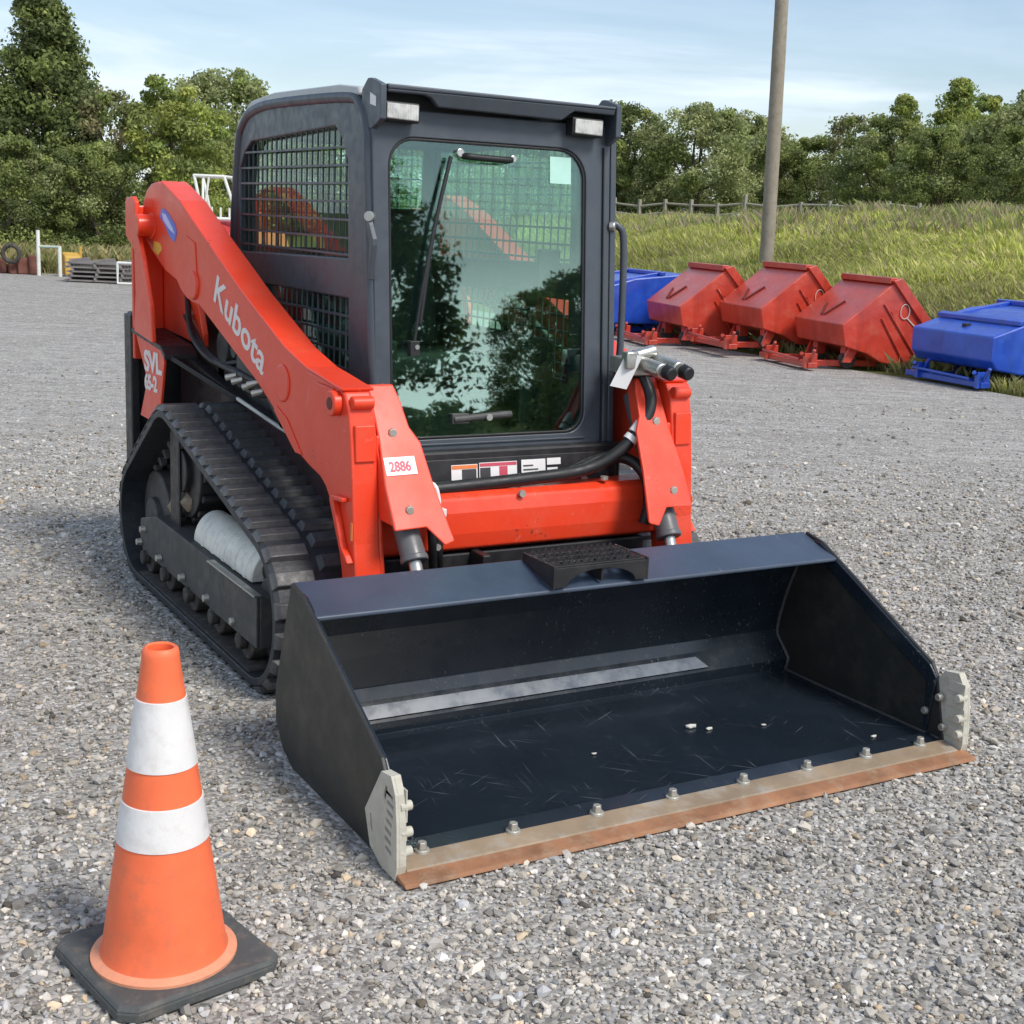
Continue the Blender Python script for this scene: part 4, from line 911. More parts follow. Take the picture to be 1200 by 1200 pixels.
b1 = make_hopper('hop_blue', (9.60, 7.74, 0.0), R(-7), 'dump_hopper', 'blue dump hopper with ribbed lid at the right edge of the picture', bg_)
b2 = copy_tree(b1); b2.location = (8.58, 13.98, 0.02); b2.rotation_euler = (0, 0, R(-8)); b2['label'] = 'blue dump hopper half hidden behind the loader cab, left of the red hoppers'

# ------------------------------------------------------------------ ground, bank, yard
def sheet(name, pts, z, mat):
    q = MB(); q.poly([(x, y, z) for x, y in pts]); o = q.build(name, mat); struct(o); return o
def ground_mat():
    m, nt, b = new_mat('dry_soil_and_grass')
    n1 = noise(nt, 0.4, 8, 0.65); n2 = noise(nt, 9, 6, 0.7)
    c = ramp(nt, n1.outputs[0], [(0.35, (0.10, 0.12, 0.035)), (0.55, (0.16, 0.17, 0.05)), (0.7, (0.24, 0.21, 0.09))])
    c = mixc(nt, ramp(nt, n2.outputs[0], [(0.4, (0, 0, 0)), (0.7, (0.6, 0.6, 0.6))]), c, (0.07, 0.09, 0.025))
    nt.links.new(c, b.inputs['Base Color']); b.inputs['Roughness'].default_value = 0.95; b.inputs['Specular IOR Level'].default_value = 0.1
    bump(nt, b, n2.outputs[0], 0.6, 0.1); return m
def gravel_mat():
    m, nt, b = new_mat('crushed_limestone')
    vs = []
    tc = N(nt, 'ShaderNodeTexCoord')
    def vor(scale):
        v = N(nt, 'ShaderNodeTexVoronoi'); v.inputs['Scale'].default_value = scale; v.inputs['Randomness'].default_value = 1
        nt.links.new(tc.outputs['Object'], v.inputs['Vector']); return v
    v1 = vor(52); v2 = vor(105)
    sep = N(nt, 'ShaderNodeSeparateColor'); nt.links.new(v1.outputs['Color'], sep.inputs[0])
    sep2 = N(nt, 'ShaderNodeSeparateColor'); nt.links.new(v2.outputs['Color'], sep2.inputs[0])
    c1 = ramp(nt, sep.outputs[0], [(0.0, (0.09, 0.085, 0.08)), (0.3, (0.24, 0.235, 0.225)), (0.7, (0.42, 0.415, 0.40)), (1.0, (0.80, 0.80, 0.77))])
    c2 = ramp(nt, sep2.outputs[0], [(0.0, (0.10, 0.095, 0.09)), (0.5, (0.33, 0.325, 0.31)), (1.0, (0.66, 0.65, 0.63))])
    n0 = noise(nt, 14, 4)
    c = mixc(nt, ramp(nt, n0.outputs[0], [(0.42, (0, 0, 0)), (0.58, (1, 1, 1))]), c1, c2)
    # warm dust patches and darker wheel-worn streaks
    n1 = noise(nt, 0.55, 7, 0.6)
    c = mixc(nt, ramp(nt, n1.outputs[0], [(0.42, (0, 0, 0)), (0.68, (0.30, 0.30, 0.30))]), c, (0.46, 0.44, 0.41))
    v = mapping(nt, (0.10, 1.1, 1), rot=(0, 0, 0.5)); n2 = noise(nt, 1.0, 5, 0.6, vec=v)
    c = mixc(nt, ramp(nt, n2.outputs[0], [(0.50, (0, 0, 0)), (0.70, (0.28, 0.28, 0.28))]), c, (0.24, 0.23, 0.215))
    c = mixc(nt, 0.25, c, (0.42, 0.365, 0.285))
    n5 = noise(nt, 5.5, 6, 0.7)
    c = mixc(nt, ramp(nt, n5.outputs[0], [(0.46, (0, 0, 0)), (0.66, (0.55, 0.55, 0.55))]), c, (0.20, 0.185, 0.165))
    v6 = mapping(nt, (0.5, 9, 1), rot=(0, 0, 0.55)); n6 = noise(nt, 1.0, 5, 0.65, vec=v6)
    c = mixc(nt, ramp(nt, n6.outputs[0], [(0.50, (0, 0, 0)), (0.70, (0.5, 0.5, 0.5))]), c, (0.58, 0.56, 0.53))
    nt.links.new(c, b.inputs['Base Color']); b.inputs['Roughness'].default_value = 0.9; b.inputs['Specular IOR Level'].default_value = 0.2
    ad = N(nt, 'ShaderNodeMath', operation='MULTIPLY_ADD'); nt.links.new(v1.outputs['Distance'], ad.inputs[0]); ad.inputs[1].default_value = -1.0; nt.links.new(sep.outputs[1], ad.inputs[2])
    bump(nt, b, ad.outputs[0], 0.9, 0.012)
    return m
gm = ground_mat(); M['soil'] = gm; M['gravel'] = gravel_mat()
sheet('ground', [(-900, -900), (900, -900), (900, 900), (-900, 900)], -0.012, gm)
YX = 9.35
q = MB()
yard = [(-40, -30), (9.6, -30), (9.5, 0), (9.15, 6), (9.3, 8), (9.1, 10), (9.2, 13), (9.0, 16), (8.8, 21), (8.0, 25.5), (5.6, 27.0), (3.6, 28.0), (1.5, 28.8), (-8, 33), (-40, 36)]
q.poly([(x, y, -0.002) for x, y in yard]); struct(q.build('gravel_yard', 'gravel'))

# grassy bank: height field rising away from the yard
def bank_h(x, y):
    t = np.clip((x-10.3)/7.7, 0, 1); s_ = t*t*(3-2*t)*0.5+t*0.5
    top = 1.50+np.clip((27-y)/13, -0.4, 1.3)*0.42
    fade = np.clip((85-y)/20, 0, 1)
    return s_*top*fade+0.10*np.sin(x*1.1+y*0.7)*t*fade+0.05*np.sin(x*2.7-y*1.9)*t*fade
nx, ny = 90, 120
gx = np.linspace(9.2, 60, nx)**1.0; gx = 9.2+(np.linspace(0, 1, nx)**2.0)*70; gy_ = np.linspace(-25, 95, ny)
XX, YY = np.meshgrid(gx, gy_, indexing='ij'); ZZ = bank_h(XX, YY)-0.015
V = np.stack([XX, YY, ZZ], -1).reshape(-1, 3); idx = np.arange(nx*ny).reshape(nx, ny)
F = np.stack([idx[:-1, :-1], idx[1:, :-1], idx[1:, 1:], idx[:-1, 1:]], -1).reshape(-1, 4)
me = bpy.data.meshes.new('grass_bank'); me.from_pydata(V.tolist(), [], F.tolist()); me.polygons.foreach_set('use_smooth', [True]*len(me.polygons)); me.materials.append(gm)
bank = bpy.data.objects.new('grass_bank', me); col.objects.link(bank); struct(bank)

# ---- loose stones of the yard near the viewer (uncountable)
ico = np.array([[0, 0, 1], [0.894, 0, 0.447], [0.276, 0.851, 0.447], [-0.724, 0.526, 0.447], [-0.724, -0.526, 0.447], [0.276, -0.851, 0.447], [0.724, 0.526, -0.447], [-0.276, 0.851, -0.447], [-0.894, 0, -0.447], [-0.276, -0.851, -0.447], [0.724, -0.526, -0.447], [0, 0, -1]])
icf = np.array([[0, 1, 2], [0, 2, 3], [0, 3, 4], [0, 4, 5], [0, 5, 1], [1, 6, 2], [2, 7, 3], [3, 8, 4], [4, 9, 5], [5, 10, 1], [2, 6, 7], [3, 7, 8], [4, 8, 9], [5, 9, 10], [1, 10, 6], [6, 11, 7], [7, 11, 8], [8, 11, 9], [9, 11, 10], [10, 11, 6]])
def stones(n_try=760000):
    # candidates in camera-distance bands, denser close by
    d = 1.9+rng.random(n_try)**1.25*11.0
    u = rng.uniform(-0.50, 0.50, n_try)
    f2 = np.array([fw.x, fw.y]); f2 /= np.linalg.norm(f2); r_2 = np.array([f2[1], -f2[0]])
    P = CAM[:2]+d[:, None]*f2+(u*d)[:, None]*r_2
    # thin out so that the density falls with distance rather than with the fan shape
    dens = np.clip(np.where(d < 4.5, 7000-(d-1.9)*1550, 2970-(d-4.5)*560), 60, 7000)
    pd = n_try*(1/1.25)*((d-1.9)/11.0)**(1/1.25-1)/11.0/(1.0*d)
    keep = rng.random(n_try) < np.clip(dens/np.maximum(pd, 1e-6), 0, 1)
    P, d = P[keep], d[keep]
    x, y = P[:, 0], P[:, 1]
    bad = (np.abs(x) < 0.99) & (y > -0.035) & (y < 0.93)
    bad |= (np.abs(np.abs(x)-0.68) < 0.19) & (y > 1.28) & (y < 3.15)
    bad |= (np.hypot(x-KX, y-KY) < 0.185)
    bad |= x > 9.0
    P, d = P[~bad], d[~bad]; n = len(P)
    size = np.clip(rng.lognormal(math.log(0.0049), 0.45, n), 0.003, 0.017)*(1+np.clip(d-3.5, 0, 8)*0.05)
    # some big stones get left out of the cone base zone
    sh = ico[None]*(1+rng.uniform(-0.34, 0.34, (n, 12, 1)))
    a = rng.random((n, 3))*2*np.pi
    sc = np.stack([rng.uniform(0.8, 1.5, n), rng.uniform(0.7, 1.1, n), rng.uniform(0.5, 0.9, n)], -1)
    sh = sh*sc[:, None]
    def rotm(ax, t):
        c, s_ = np.cos(t), np.sin(t); o_, z_ = np.ones_like(t), np.zeros_like(t)
        if ax == 0: return np.stack([o_, z_, z_, z_, c, -s_, z_, s_, c], -1).reshape(-1, 3, 3)
        return np.stack([c, -s_, z_, s_, c, z_, z_, z_, o_], -1).reshape(-1, 3, 3)
    Rm = rotm(2, a[:, 0]) @ rotm(0, (a[:, 1]-np.pi)*0.16) @ rotm(2, a[:, 2])
    sh = np.einsum('nij,nkj->nki', Rm, sh)*size[:, None, None]
    zc_ = size*rng.uniform(0.05, 0.45, n)
    sh[:, :, 0] += P[:, None, 0]; sh[:, :, 1] += P[:, None, 1]; sh[:, :, 2] += zc_[:, None]-0.001
    faces = (np.arange(n)[:, None, None]*12+icf[None]).reshape(-1, 3)
    g = np.clip(rng.normal(0.36, 0.115, n), 0.08, 0.78)
    wild = rng.random(n); g = np.where(wild > 0.955, rng.uniform(0.5, 0.72, n), g)
    warm = rng.normal(0.0, 0.035, n)
    c = np.stack([g*(1.08+warm), g*(1.0+warm*0.15), g*(0.88-warm*1.1)], -1)
    tan = rng.random(n) > 0.965; c[tan] *= np.array([1.1, 0.95, 0.78])
    # patches: stones turn lighter and darker in slow waves across the yard
    k = 0.5+0.5*np.sin(P[:, 0]*1.3+0.6*np.sin(P[:, 1]*1.7))*np.sin(P[:, 1]*1.1+0.8*np.sin(P[:, 0]*0.9))
    c *= (0.86+0.22*k)[:, None]
    tint = np.repeat(c, 20, 0)
    return np_mesh('gravel_stones', sh.reshape(-1, 3), faces, tint, 'stone', 3)
gs = np_obj('gravel_stones', stones()); tag(gs, 'grey crushed limestone chips covering the yard around the loader', 'gravel', kind='stuff')

# ---- grass blades on the bank (uncountable)
def blades(pts, hmin, hmax, w, cols, spread=0.35, seed=1):
    g = np.random.default_rng(seed); n = len(pts)
    hgt = g.uniform(hmin, hmax, n); a = g.random(n)*2*np.pi; lean = g.normal(0, spread, (n, 2))
    dx = np.cos(a)*w; dy = np.sin(a)*w
    base = pts
    v = np.zeros((n, 4, 3))
    v[:, 0] = base-np.stack([dx, dy, 0*dx], -1); v[:, 1] = base+np.stack([dx, dy, 0*dx], -1)
    mid = base+np.stack([lean[:, 0]*hgt*0.35, lean[:, 1]*hgt*0.35, hgt*0.6], -1)
    v[:, 2] = mid+np.stack([dx, dy, 0*dx], -1)*0.7
    v[:, 3] = base+np.stack([lean[:, 0]*hgt, lean[:, 1]*hgt, hgt*0.97], -1)
    f = np.arange(n)[:, None]*4+np.array([[0, 1, 2, 3]])
    t = g.random((n, 1)); ci = g.integers(0, len(cols), n); C = np.array(cols)[ci]*(0.7+0.6*t)
    return v.reshape(-1, 3), f, C
def bank_pts(n, x0, x1, y0, y1, seed):
    g = np.random.default_rng(seed)
    x = g.uniform(x0, x1, n); y = g.uniform(y0, y1, n)
    return x, y
x, y = bank_pts(520000, 9.3, 19.5, 3.0, 34, 3)
lo = 0.78*(x+2.28)-2.7-1.5; hi = 1.62*(x+2.28)-2.7+2
k = (y > lo) & (y < hi)
edge = 9.55+0.35*np.sin(y*1.7)+0.2*np.sin(y*4.1)
k &= x > edge
x, y = x[k], y[k]
clump = 0.5+0.5*np.sin(x*1.9+1.3*np.sin(y*1.1))*np.sin(y*1.5+np.sin(x*2.3))
P3 = np.stack([x, y, bank_h(x, y)-0.02], -1)
v, f, C = blades(P3, 0.07, 0.24, 0.008, [(0.50, 0.54, 0.12), (0.58, 0.60, 0.17), (0.40, 0.45, 0.10), (0.64, 0.61, 0.24), (0.56, 0.50, 0.26)], seed=4)
hs = (0.55+0.9*clump)
v = v.reshape(-1, 4, 3); v[:, 2:, 2] = P3[:, None, 2]+(v[:, 2:, 2]-P3[:, None, 2])*hs[:, None]
brown = np.clip(np.exp(-((x-11.6)/1.5)**2)*1.0*(1-0.7*clump)+0.25*(x < 10.6), 0, 1)[:, None]*(np.random.default_rng(5).random((len(x), 1)) < 0.8)
C = C*(1-brown)+np.array([0.29, 0.26, 0.14])*brown
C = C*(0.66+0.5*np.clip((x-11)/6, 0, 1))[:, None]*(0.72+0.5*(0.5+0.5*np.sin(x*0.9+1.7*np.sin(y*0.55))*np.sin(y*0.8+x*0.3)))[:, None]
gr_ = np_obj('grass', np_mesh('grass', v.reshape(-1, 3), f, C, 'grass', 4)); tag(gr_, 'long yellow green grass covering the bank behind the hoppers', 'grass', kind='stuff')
# tall seed-head weeds along the crest and the toe
x, y = bank_pts(30000, 16.0, 21.5, 8.0, 34, 6); kk = np.random.default_rng(8).random(len(x)) < np.where(y < 21, 1.0, 0.45); x, y = x[kk], y[kk]
P3 = np.stack([x, y, bank_h(x, y)-0.02], -1)
v1, f1, C1 = blades(P3, 0.10, 0.42, 0.006, [(0.40, 0.33, 0.19), (0.34, 0.34, 0.15), (0.30, 0.36, 0.11), (0.45, 0.37, 0.25)], 0.3, 9)
x, y = bank_pts(2600, 9.5, 11.2, 6.0, 16, 10); P3 = np.stack([x, y, bank_h(x, y)-0.02], -1)
v2, f2, C2 = blades(P3, 0.08, 0.30, 0.006, [(0.40, 0.37, 0.17), (0.28, 0.33, 0.10)], 0.5, 11)
np_ = np_obj('tall_weeds', np_mesh('tall_weeds', np.concatenate([v1, v2]), np.concatenate([f1, f2+len(v1)]), np.concatenate([C1, C2]), 'grass', 4)); tag(np_, 'brownish tall weeds along the top and foot of the grass bank', 'weeds', kind='stuff')
# dry grass strip at the far edge of the yard (left)
g = np.random.default_rng(12); uu = g.uniform(-200, 760, 60000); dd = g.uniform(29.4, 36.0, 60000)
px = np.array([place(a, b_) for a, b_ in zip(uu, dd)])
P3 = np.concatenate([px, np.full((len(px), 1), -0.02)], 1)
v, f, C = blades(P3, 0.15, 0.70, 0.009, [(0.46, 0.40, 0.19), (0.33, 0.31, 0.12), (0.22, 0.25, 0.08), (0.45, 0.38, 0.20)], 0.4, 13)
dg = np_obj('dry_grass', np_mesh('dry_grass', v, f, C, 'grass', 4)); tag(dg, 'straw coloured tall grass along the far edge of the yard', 'dry grass', kind='stuff')

# ------------------------------------------------------------------ trees
def crown_mesh(name, seed, height, radius, shape, nclump, nleaf, leaf, cols, z0=0.15, csize=0.28, gap=0.0):
    g = np.random.default_rng(seed)
    cs = []
    tries = 0
    while len(cs) < nclump and tries < 40000:
        tries += 1
        t = g.random(); z = (z0+(1-z0)*t)*height
        if shape == 'cone': rr = radius*(1-t**1.35)*1.0+0.07*radius
        elif shape == 'round': rr = radius*math.sqrt(max(0.02, 1-(2*t-0.85)**2*0.75)) if t < 0.93 else radius*0.35
        elif shape == 'tall': rr = radius*(0.75+0.35*math.sin(t*5.5+seed))*math.sqrt(max(0.03, 1-t**3))
        else: rr = radius*(0.6+0.5*abs(math.sin(t*4+seed)))*(1-0.5*t*t)
        a = g.random()*2*np.pi; rho = rr*(1-0.75*g.random()**2.2)
        rho *= 0.86+(0.18 if shape == 'cone' else 0.30)*math.sin(3*a+seed)*math.sin(5*t+seed)
        cs.append((rho*math.cos(a), rho*math.sin(a), z, t))
    cs = np.array(cs)
    n = nclump*nleaf
    ci = np.repeat(np.arange(nclump), nleaf)
    cr_ = 0.88*csize*radius*(0.55+0.9*g.random(nclump))*(np.where(cs[:, 3] > 0.8, 0.72, 1.0))
    off = g.normal(0, 1, (n, 3)); off /= np.linalg.norm(off, axis=1)[:, None]
    off *= (g.random(n)**0.45)[:, None]*cr_[ci][:, None]*np.array([1, 1, 0.72])
    p = cs[ci, :3]+off
    # leaf cards turned roughly outward and upward
    nrm = off/np.maximum(1e-6, np.linalg.norm(off, axis=1))[:, None]+g.normal(0, 0.75, (n, 3))+np.array([0, 0, 0.35])
    nrm /= np.linalg.norm(nrm, axis=1)[:, None]
    u = np.cross(nrm, g.normal(0, 1, (n, 3))); u /= np.linalg.norm(u, axis=1)[:, None]
    w = np.cross(nrm, u)
    L = leaf*(0.55+0.9*g.random(n))[:, None]
    v = np.stack([p-u*L, p-w*L*0.55+nrm*L*0.12, p+u*L, p+w*L*0.55-nrm*L*0.12], 1)
    f = np.arange(n)[:, None]*4+np.array([[0, 1, 2, 3]])
    cc = 2.35*np.array(cols)[g.integers(0, len(cols), nclump)][ci]*(0.65+0.7*g.random((n, 1)))*(0.8+0.4*g.random(nclump)[ci])[:, None]
    me = np_mesh(name, v.reshape(-1, 3), f, cc, 'leaf', 4)
    # trunk with limbs reaching into the clumps
    q = MB()
    th = height*0.82
    bend = [(0.0, 0.0, -0.1), (0.06*radius*g.normal(), 0.06*radius*g.normal(), th*0.35), (0.10*radius*g.normal(), 0.1*radius*g.normal(), th*0.7), (0.1*radius*g.normal(), 0.1*radius*g.normal(), th)]
    k = height*0.020
    q.tube(bend, [k*1.3, k*1.1, k*0.9, k*0.7, k*0.5, k*0.25], 8, 4)
    for i in g.choice(nclump, min(nclump, 12), replace=False):
        z = cs[i, 2]*0.7; t = z/th
        q.tube([(bend[1][0]*t, bend[1][1]*t, z*0.85), (cs[i, 0]*0.5, cs[i, 1]*0.5, z*0.95+0.1), tuple(cs[i, :3])], [k*0.45, k*0.35, k*0.2], 6, 3)
    bmesh.ops.recalc_face_normals(q.bm, faces=q.bm.faces[:])
    tm = bpy.data.meshes.new(name+'_trunk'); q.bm.to_mesh(tm); q.bm.free(); tm.materials.append(M['bark'])
    return me, tm
DK = [(0.060, 0.075, 0.026), (0.072, 0.088, 0.030), (0.050, 0.062, 0.022)]
MD = [(0.115, 0.136, 0.042), (0.138, 0.156, 0.049), (0.096, 0.115, 0.037)]
YG = [(0.142, 0.165, 0.040), (0.168, 0.180, 0.045), (0.108, 0.136, 0.035)]
GY = [(0.150, 0.165, 0.072), (0.175, 0.185, 0.082), (0.125, 0.140, 0.058)]
BR = [(0.115, 0.115, 0.050), (0.125, 0.110, 0.055), (0.09, 0.10, 0.04)]
K = {
 'cedar': crown_mesh('cedar_crown', 21, 6.6, 2.3, 'cone', 210, 260, 0.056, DK+MD[:1], 0.02, 0.24),
 'leafy': crown_mesh('leafy_crown', 22, 4.6, 1.6, 'round', 120, 240, 0.052, MD+YG, 0.04, 0.27),
 'bushy': crown_mesh('bushy_crown', 23, 4.6, 2.2, 'round', 140, 240, 0.055, MD+DK[:1]+GY[:1], 0.02, 0.26),
 'pale': crown_mesh('pale_crown', 24, 4.6, 2.4, 'round', 150, 230, 0.058, GY+MD[:1], 0.02, 0.25),
 'tall': crown_mesh('tall_crown', 25, 6.2, 2.4, 'tall', 150, 180, 0.060, YG+MD[:1], 0.12, 0.20),
 'brushy': crown_mesh('brushy_crown', 26, 3.8, 1.5, 'rag', 100, 130, 0.046, BR+MD[:1], 0.02, 0.28),
}
def tree(kind, xy, z, sc, rz, name, label, group, sz=None):
    cm, tm = K[kind]
    z = float(bank_h(np.array(xy[0]), np.array(xy[1])))-0.05
    r = empty(name, (xy[0], xy[1], z), label, 'tree', group)
    ROOTPOS.pop(r.name, None)
    c = bpy.data.objects.new('crown', cm); col.objects.link(c); c.parent = r
    t = bpy.data.objects.new('trunk', tm); col.objects.link(t); t.parent = r
    r.scale = (sc, sc, sz or sc); r.rotation_euler = (0, 0, rz); return r
lg = 'trees beyond the far left edge of the yard'
tree('cedar', place(56, 35), 0, 1.03, 0.3, 'cedar_tree', 'tallest dark green cedar at the far left, its pointed top reaching the upper edge', lg)
tree('cedar', place(-55, 34), 0, 0.80, 1.9, 'cedar_tree', 'dark cedar cut by the left picture edge, beside the tallest cedar', lg, 0.66)
tree('bushy', place(15, 31.5), 0, 0.62, 2.4, 'bushy_tree', 'low dark bush under the tallest cedar, behind the white pipe post', lg)
tree('brushy', place(140, 34), 0, 1.10, 0.9, 'brushy_tree', 'thin greyish brown tree just right of the tallest cedar', lg)
tree('leafy', place(196, 34), 0, 0.98, 0.2, 'leafy_tree', 'round yellow green tree directly above the raised end of the loader arm', lg)
tree('bushy', place(110, 32), 0, 0.62, 4.0, 'bushy_tree', 'low green bush behind the slat stack, left of the loader arm', lg)
tree('pale', place(262, 47), 0, 1.22, 1.1, 'pale_tree', 'hazy pale green tree between the yellow green tree and the cab', lg)
tree('bushy', place(243, 37), 0, 0.70, 5.2, 'bushy_tree', 'dark bush behind the white cage of the red implement', lg)
tree('bushy', place(-80, 40), 0, 1.15, 3.0, 'bushy_tree', 'broad tree outside the left picture edge behind the cedars', lg)
for i, (u, d, kd, s_) in enumerate([(330, 50, 'pale', 0.85), (385, 46, 'bushy', 0.8), (440, 52, 'leafy', 0.85), (505, 48, 'pale', 0.75), (560, 54, 'pale', 0.75), (620, 50, 'pale', 0.72), (672, 56, 'pale', 0.9)]):
    tree(kd, place(u, d), 0 if u < 500 else 0.7, s_, 0.7*i+0.3, 'bushy_tree', 'leafy green tree standing behind the loader cab, seen through its windows', 'trees hidden behind the cab', s_*1.0)
rg = 'trees beyond the grass bank'
def rtree(kind, u, d, s_, rz, name, label, sz=None):
    x_, y_ = place(u, d); tree(kind, (x_, y_), float(bank_h(np.array(x_), np.array(y_)))-0.1, s_, rz, name, label, rg, sz)
rtree('bushy', 728, 56, 1.02, 0.5, 'bushy_tree', 'dark tree beside the right edge of the cab roof')
rtree('brushy', 700, 60, 1.3, 1.5, 'brushy_tree', 'thin twiggy tree poking out behind the cab roof lamp')
rtree('pale', 815, 54, 1.06, 1.3, 'pale_tree', 'broad olive green tree left of the wooden pole, widest in that gap')
rtree('pale', 868, 60, 1.12, 3.3, 'pale_tree', 'olive tree touching the left side of the wooden pole')
rtree('bushy', 770, 62, 0.92, 5.3, 'bushy_tree', 'small dark tree in the dip left of the broad olive tree')
rtree('bushy', 945, 58, 1.0, 2.2, 'bushy_tree', 'dark green tree just right of the wooden pole', 0.86)
rtree('bushy', 905, 64, 1.0, 0.2, 'bushy_tree', 'dark tree standing directly behind the wooden pole', 0.95)
rtree('brushy', 995, 54, 1.25, 0.4, 'brushy_tree', 'ragged thin tree at the left foot of the tallest right hand trees')
rtree('bushy', 1030, 47, 0.86, 0.4, 'bushy_tree', 'low green tree in front of the tall pale trees, left side')
rtree('tall', 1048, 52, 0.86, 2.6, 'tall_tree', 'tall loose yellow green tree, left one of the tall group right of the pole')
rtree('tall', 1108, 50, 0.92, 1.0, 'tall_tree', 'tallest loose yellow green tree right of the pole, clumped crown top')
rtree('leafy', 1150, 46, 1.05, 4.2, 'leafy_tree', 'green tree right of the tallest loose tree')
rtree('bushy', 1095, 43, 0.78, 3.6, 'bushy_tree', 'low dark green bush below the tallest loose tree')
rtree('pale', 1205, 45, 1.05, 2.0, 'pale_tree', 'leafy tree cut by the right picture edge above the blue hopper')
rtree('bushy', 1180, 40, 0.66, 0.9, 'bushy_tree', 'low bush at the right edge above the weeds')
rtree('bushy', 1265, 43, 1.0, 5.0, 'bushy_tree', 'green tree just outside the right picture edge')
# trees across the yard behind the viewer, mirrored in the door glass
mg = 'trees mirrored in the cab door glass'
tree('cedar', (5.7, -14.0), 0, 1.0, 2.0, 'cedar_tree', 'pointed dark tree showing as the biggest reflection in the door glass', mg, 0.98)
tree('bushy', (3.4, -15.5), 0, 1.05, 2.0, 'bushy_tree', 'broad dark tree reflected in the lower left of the door glass', mg)
tree('brushy', (10.7, -14.5), 0, 0.85, 1.0, 'leafy_tree', 'thin leafy tree reflected in the lower right of the door glass', mg)
tree('bushy', (9.6, -19.5), 0, 0.24, 1.0, 'bushy_tree', 'low bush reflected at the bottom of the door glass', mg)
tree('bushy', (13.0, -20), 0, 0.62, 3.0, 'bushy_tree', 'low bush reflected at the right rim of the door glass', mg)

# ------------------------------------------------------------------ pole, fence, rocks
px_, py_ = place(902, 24.0); pz = float(bank_h(np.array(px_), np.array(py_)))
pole = empty('utility_pole', (px_, py_, pz-0.3), 'tall bare weathered wooden pole standing on the grass bank', 'utility pole')
q = MB(); q.tube([(px_, py_, pz-0.3), (px_-0.06, py_+0.03, pz+3), (px_-0.12, py_+0.07, pz+6), (px_-0.18, py_+0.10, pz+9)], [0.125, 0.122, 0.119, 0.115, 0.111, 0.107, 0.10], 18, 8); q.build('pole_shaft', 'wood_pole', pole, smooth=60)

fx = lambda t: (19.3, 30.2) if t == 0 else (20.6, 18.5)
A = Vector((*place(690, 40.5), 0)); Bq = Vector((*place(1075, 36.0), 0))
fence = empty('post_and_rail_fence', (A.x, A.y, 0), 'pale weathered post and rail fence along the top of the grass bank', 'fence')
npost = 13
def fz(p): return float(bank_h(np.array(p.x), np.array(p.y)))
posts = [A.lerp(Bq, i/(npost-1)) for i in range(npost)]
for i, p in enumerate(posts):
    hh = 0.80+0.05*math.sin(i*2.1)+(0.12 if i in (2, 6) else 0)
    q = MB(); z = fz(p)+0.0; q.box(p.x-0.045, p.x+0.045, p.y-0.045, p.y+0.045, z-0.2, z+hh); q.build('post', 'fence_wood', fence, bevel=0.01)
for i in range(npost-1):
    p, n_ = posts[i], posts[i+1]
    for hz in (0.68, 0.42):
        q = MB(); q.tube([(p.x, p.y, fz(p)+hz), (n_.x, n_.y, fz(n_)+hz)], 0.034, 6, 0); q.build('rail', 'fence_wood', fence)
rg2 = 'pale rocks lying on the grass bank'
for i, (u, d, s_) in enumerate([(728, 36, 0.30), (762, 35.5, 0.36), (797, 35, 0.33), (866, 34, 0.42), (960, 31, 0.34), (1045, 29.5, 0.42), (1135, 27, 0.38)]):
    x_, y_ = place(u, d); z = float(bank_h(np.array(x_), np.array(y_)))
    q = MB(); q.blob((x_, y_, z+0.10), s_*0.55, 2, 0.2, (1.5, 1.0, 0.5), 40+i); o = q.build('limestone_rock', 'pale_rock')
    where = ['just right of the cab', 'second from the cab', 'third from the cab', 'left of the pole', 'just right of the pole', 'midway between the pole and the right edge', 'nearest the right picture edge'][i]
    tag(o, 'pale flat limestone rock in the bank grass, '+where, 'rock', rg2)

# ------------------------------------------------------------------ clutter on the far left
def P2(u, d): x_, y_ = place(u, d); return Vector((x_, y_, 0))
pf = empty('pipe_frame', tuple(P2(45, 28.0)), 'pale pipe frame with a tall and a short post at the left yard edge', 'pipe frame')
a, c = P2(44, 28.0), P2(69, 28.0)
q = MB(); q.cyl((a.x, a.y, 0), (a.x, a.y, 0.93), 0.04, None, 10); q.build('tall_post', 'white_metal', pf, smooth=40)
q = MB(); q.cyl((c.x, c.y, 0), (c.x, c.y, 0.62), 0.04, None, 10); q.build('short_post', 'white_metal', pf, smooth=40)
q = MB(); q.cyl((a.x, a.y, 0.60), (c.x, c.y, 0.60), 0.03, None, 10); q.build('crossbar', 'pale_green_metal', pf, smooth=40)
yb = P2(82, 28.3)
yo = empty('yellow_implement', tuple(yb), 'small faded yellow iron implement right of the pipe frame', 'implement')
q = MB(); q.prism('x', [(yb.y-0.2, 0.03), (yb.y-0.15, 0.42), (yb.y+0.1, 0.50), (yb.y+0.25, 0.35), (yb.y+0.25, 0.03)], yb.x-0.16, yb.x+0.18); q.build('housing', 'yellow', yo, bevel=0.03)
q = MB(); q.cyl((yb.x+0.2, yb.y, 0.0), (yb.x+0.2, yb.y, 0.62), 0.03, None, 8); q.build('upright', 'yellow', yo)
sp = P2(118, 26.6); dirr = Vector((r2.x, r2.y, 0)).normalized(); dep = Vector((fw.x, fw.y, 0)).normalized()
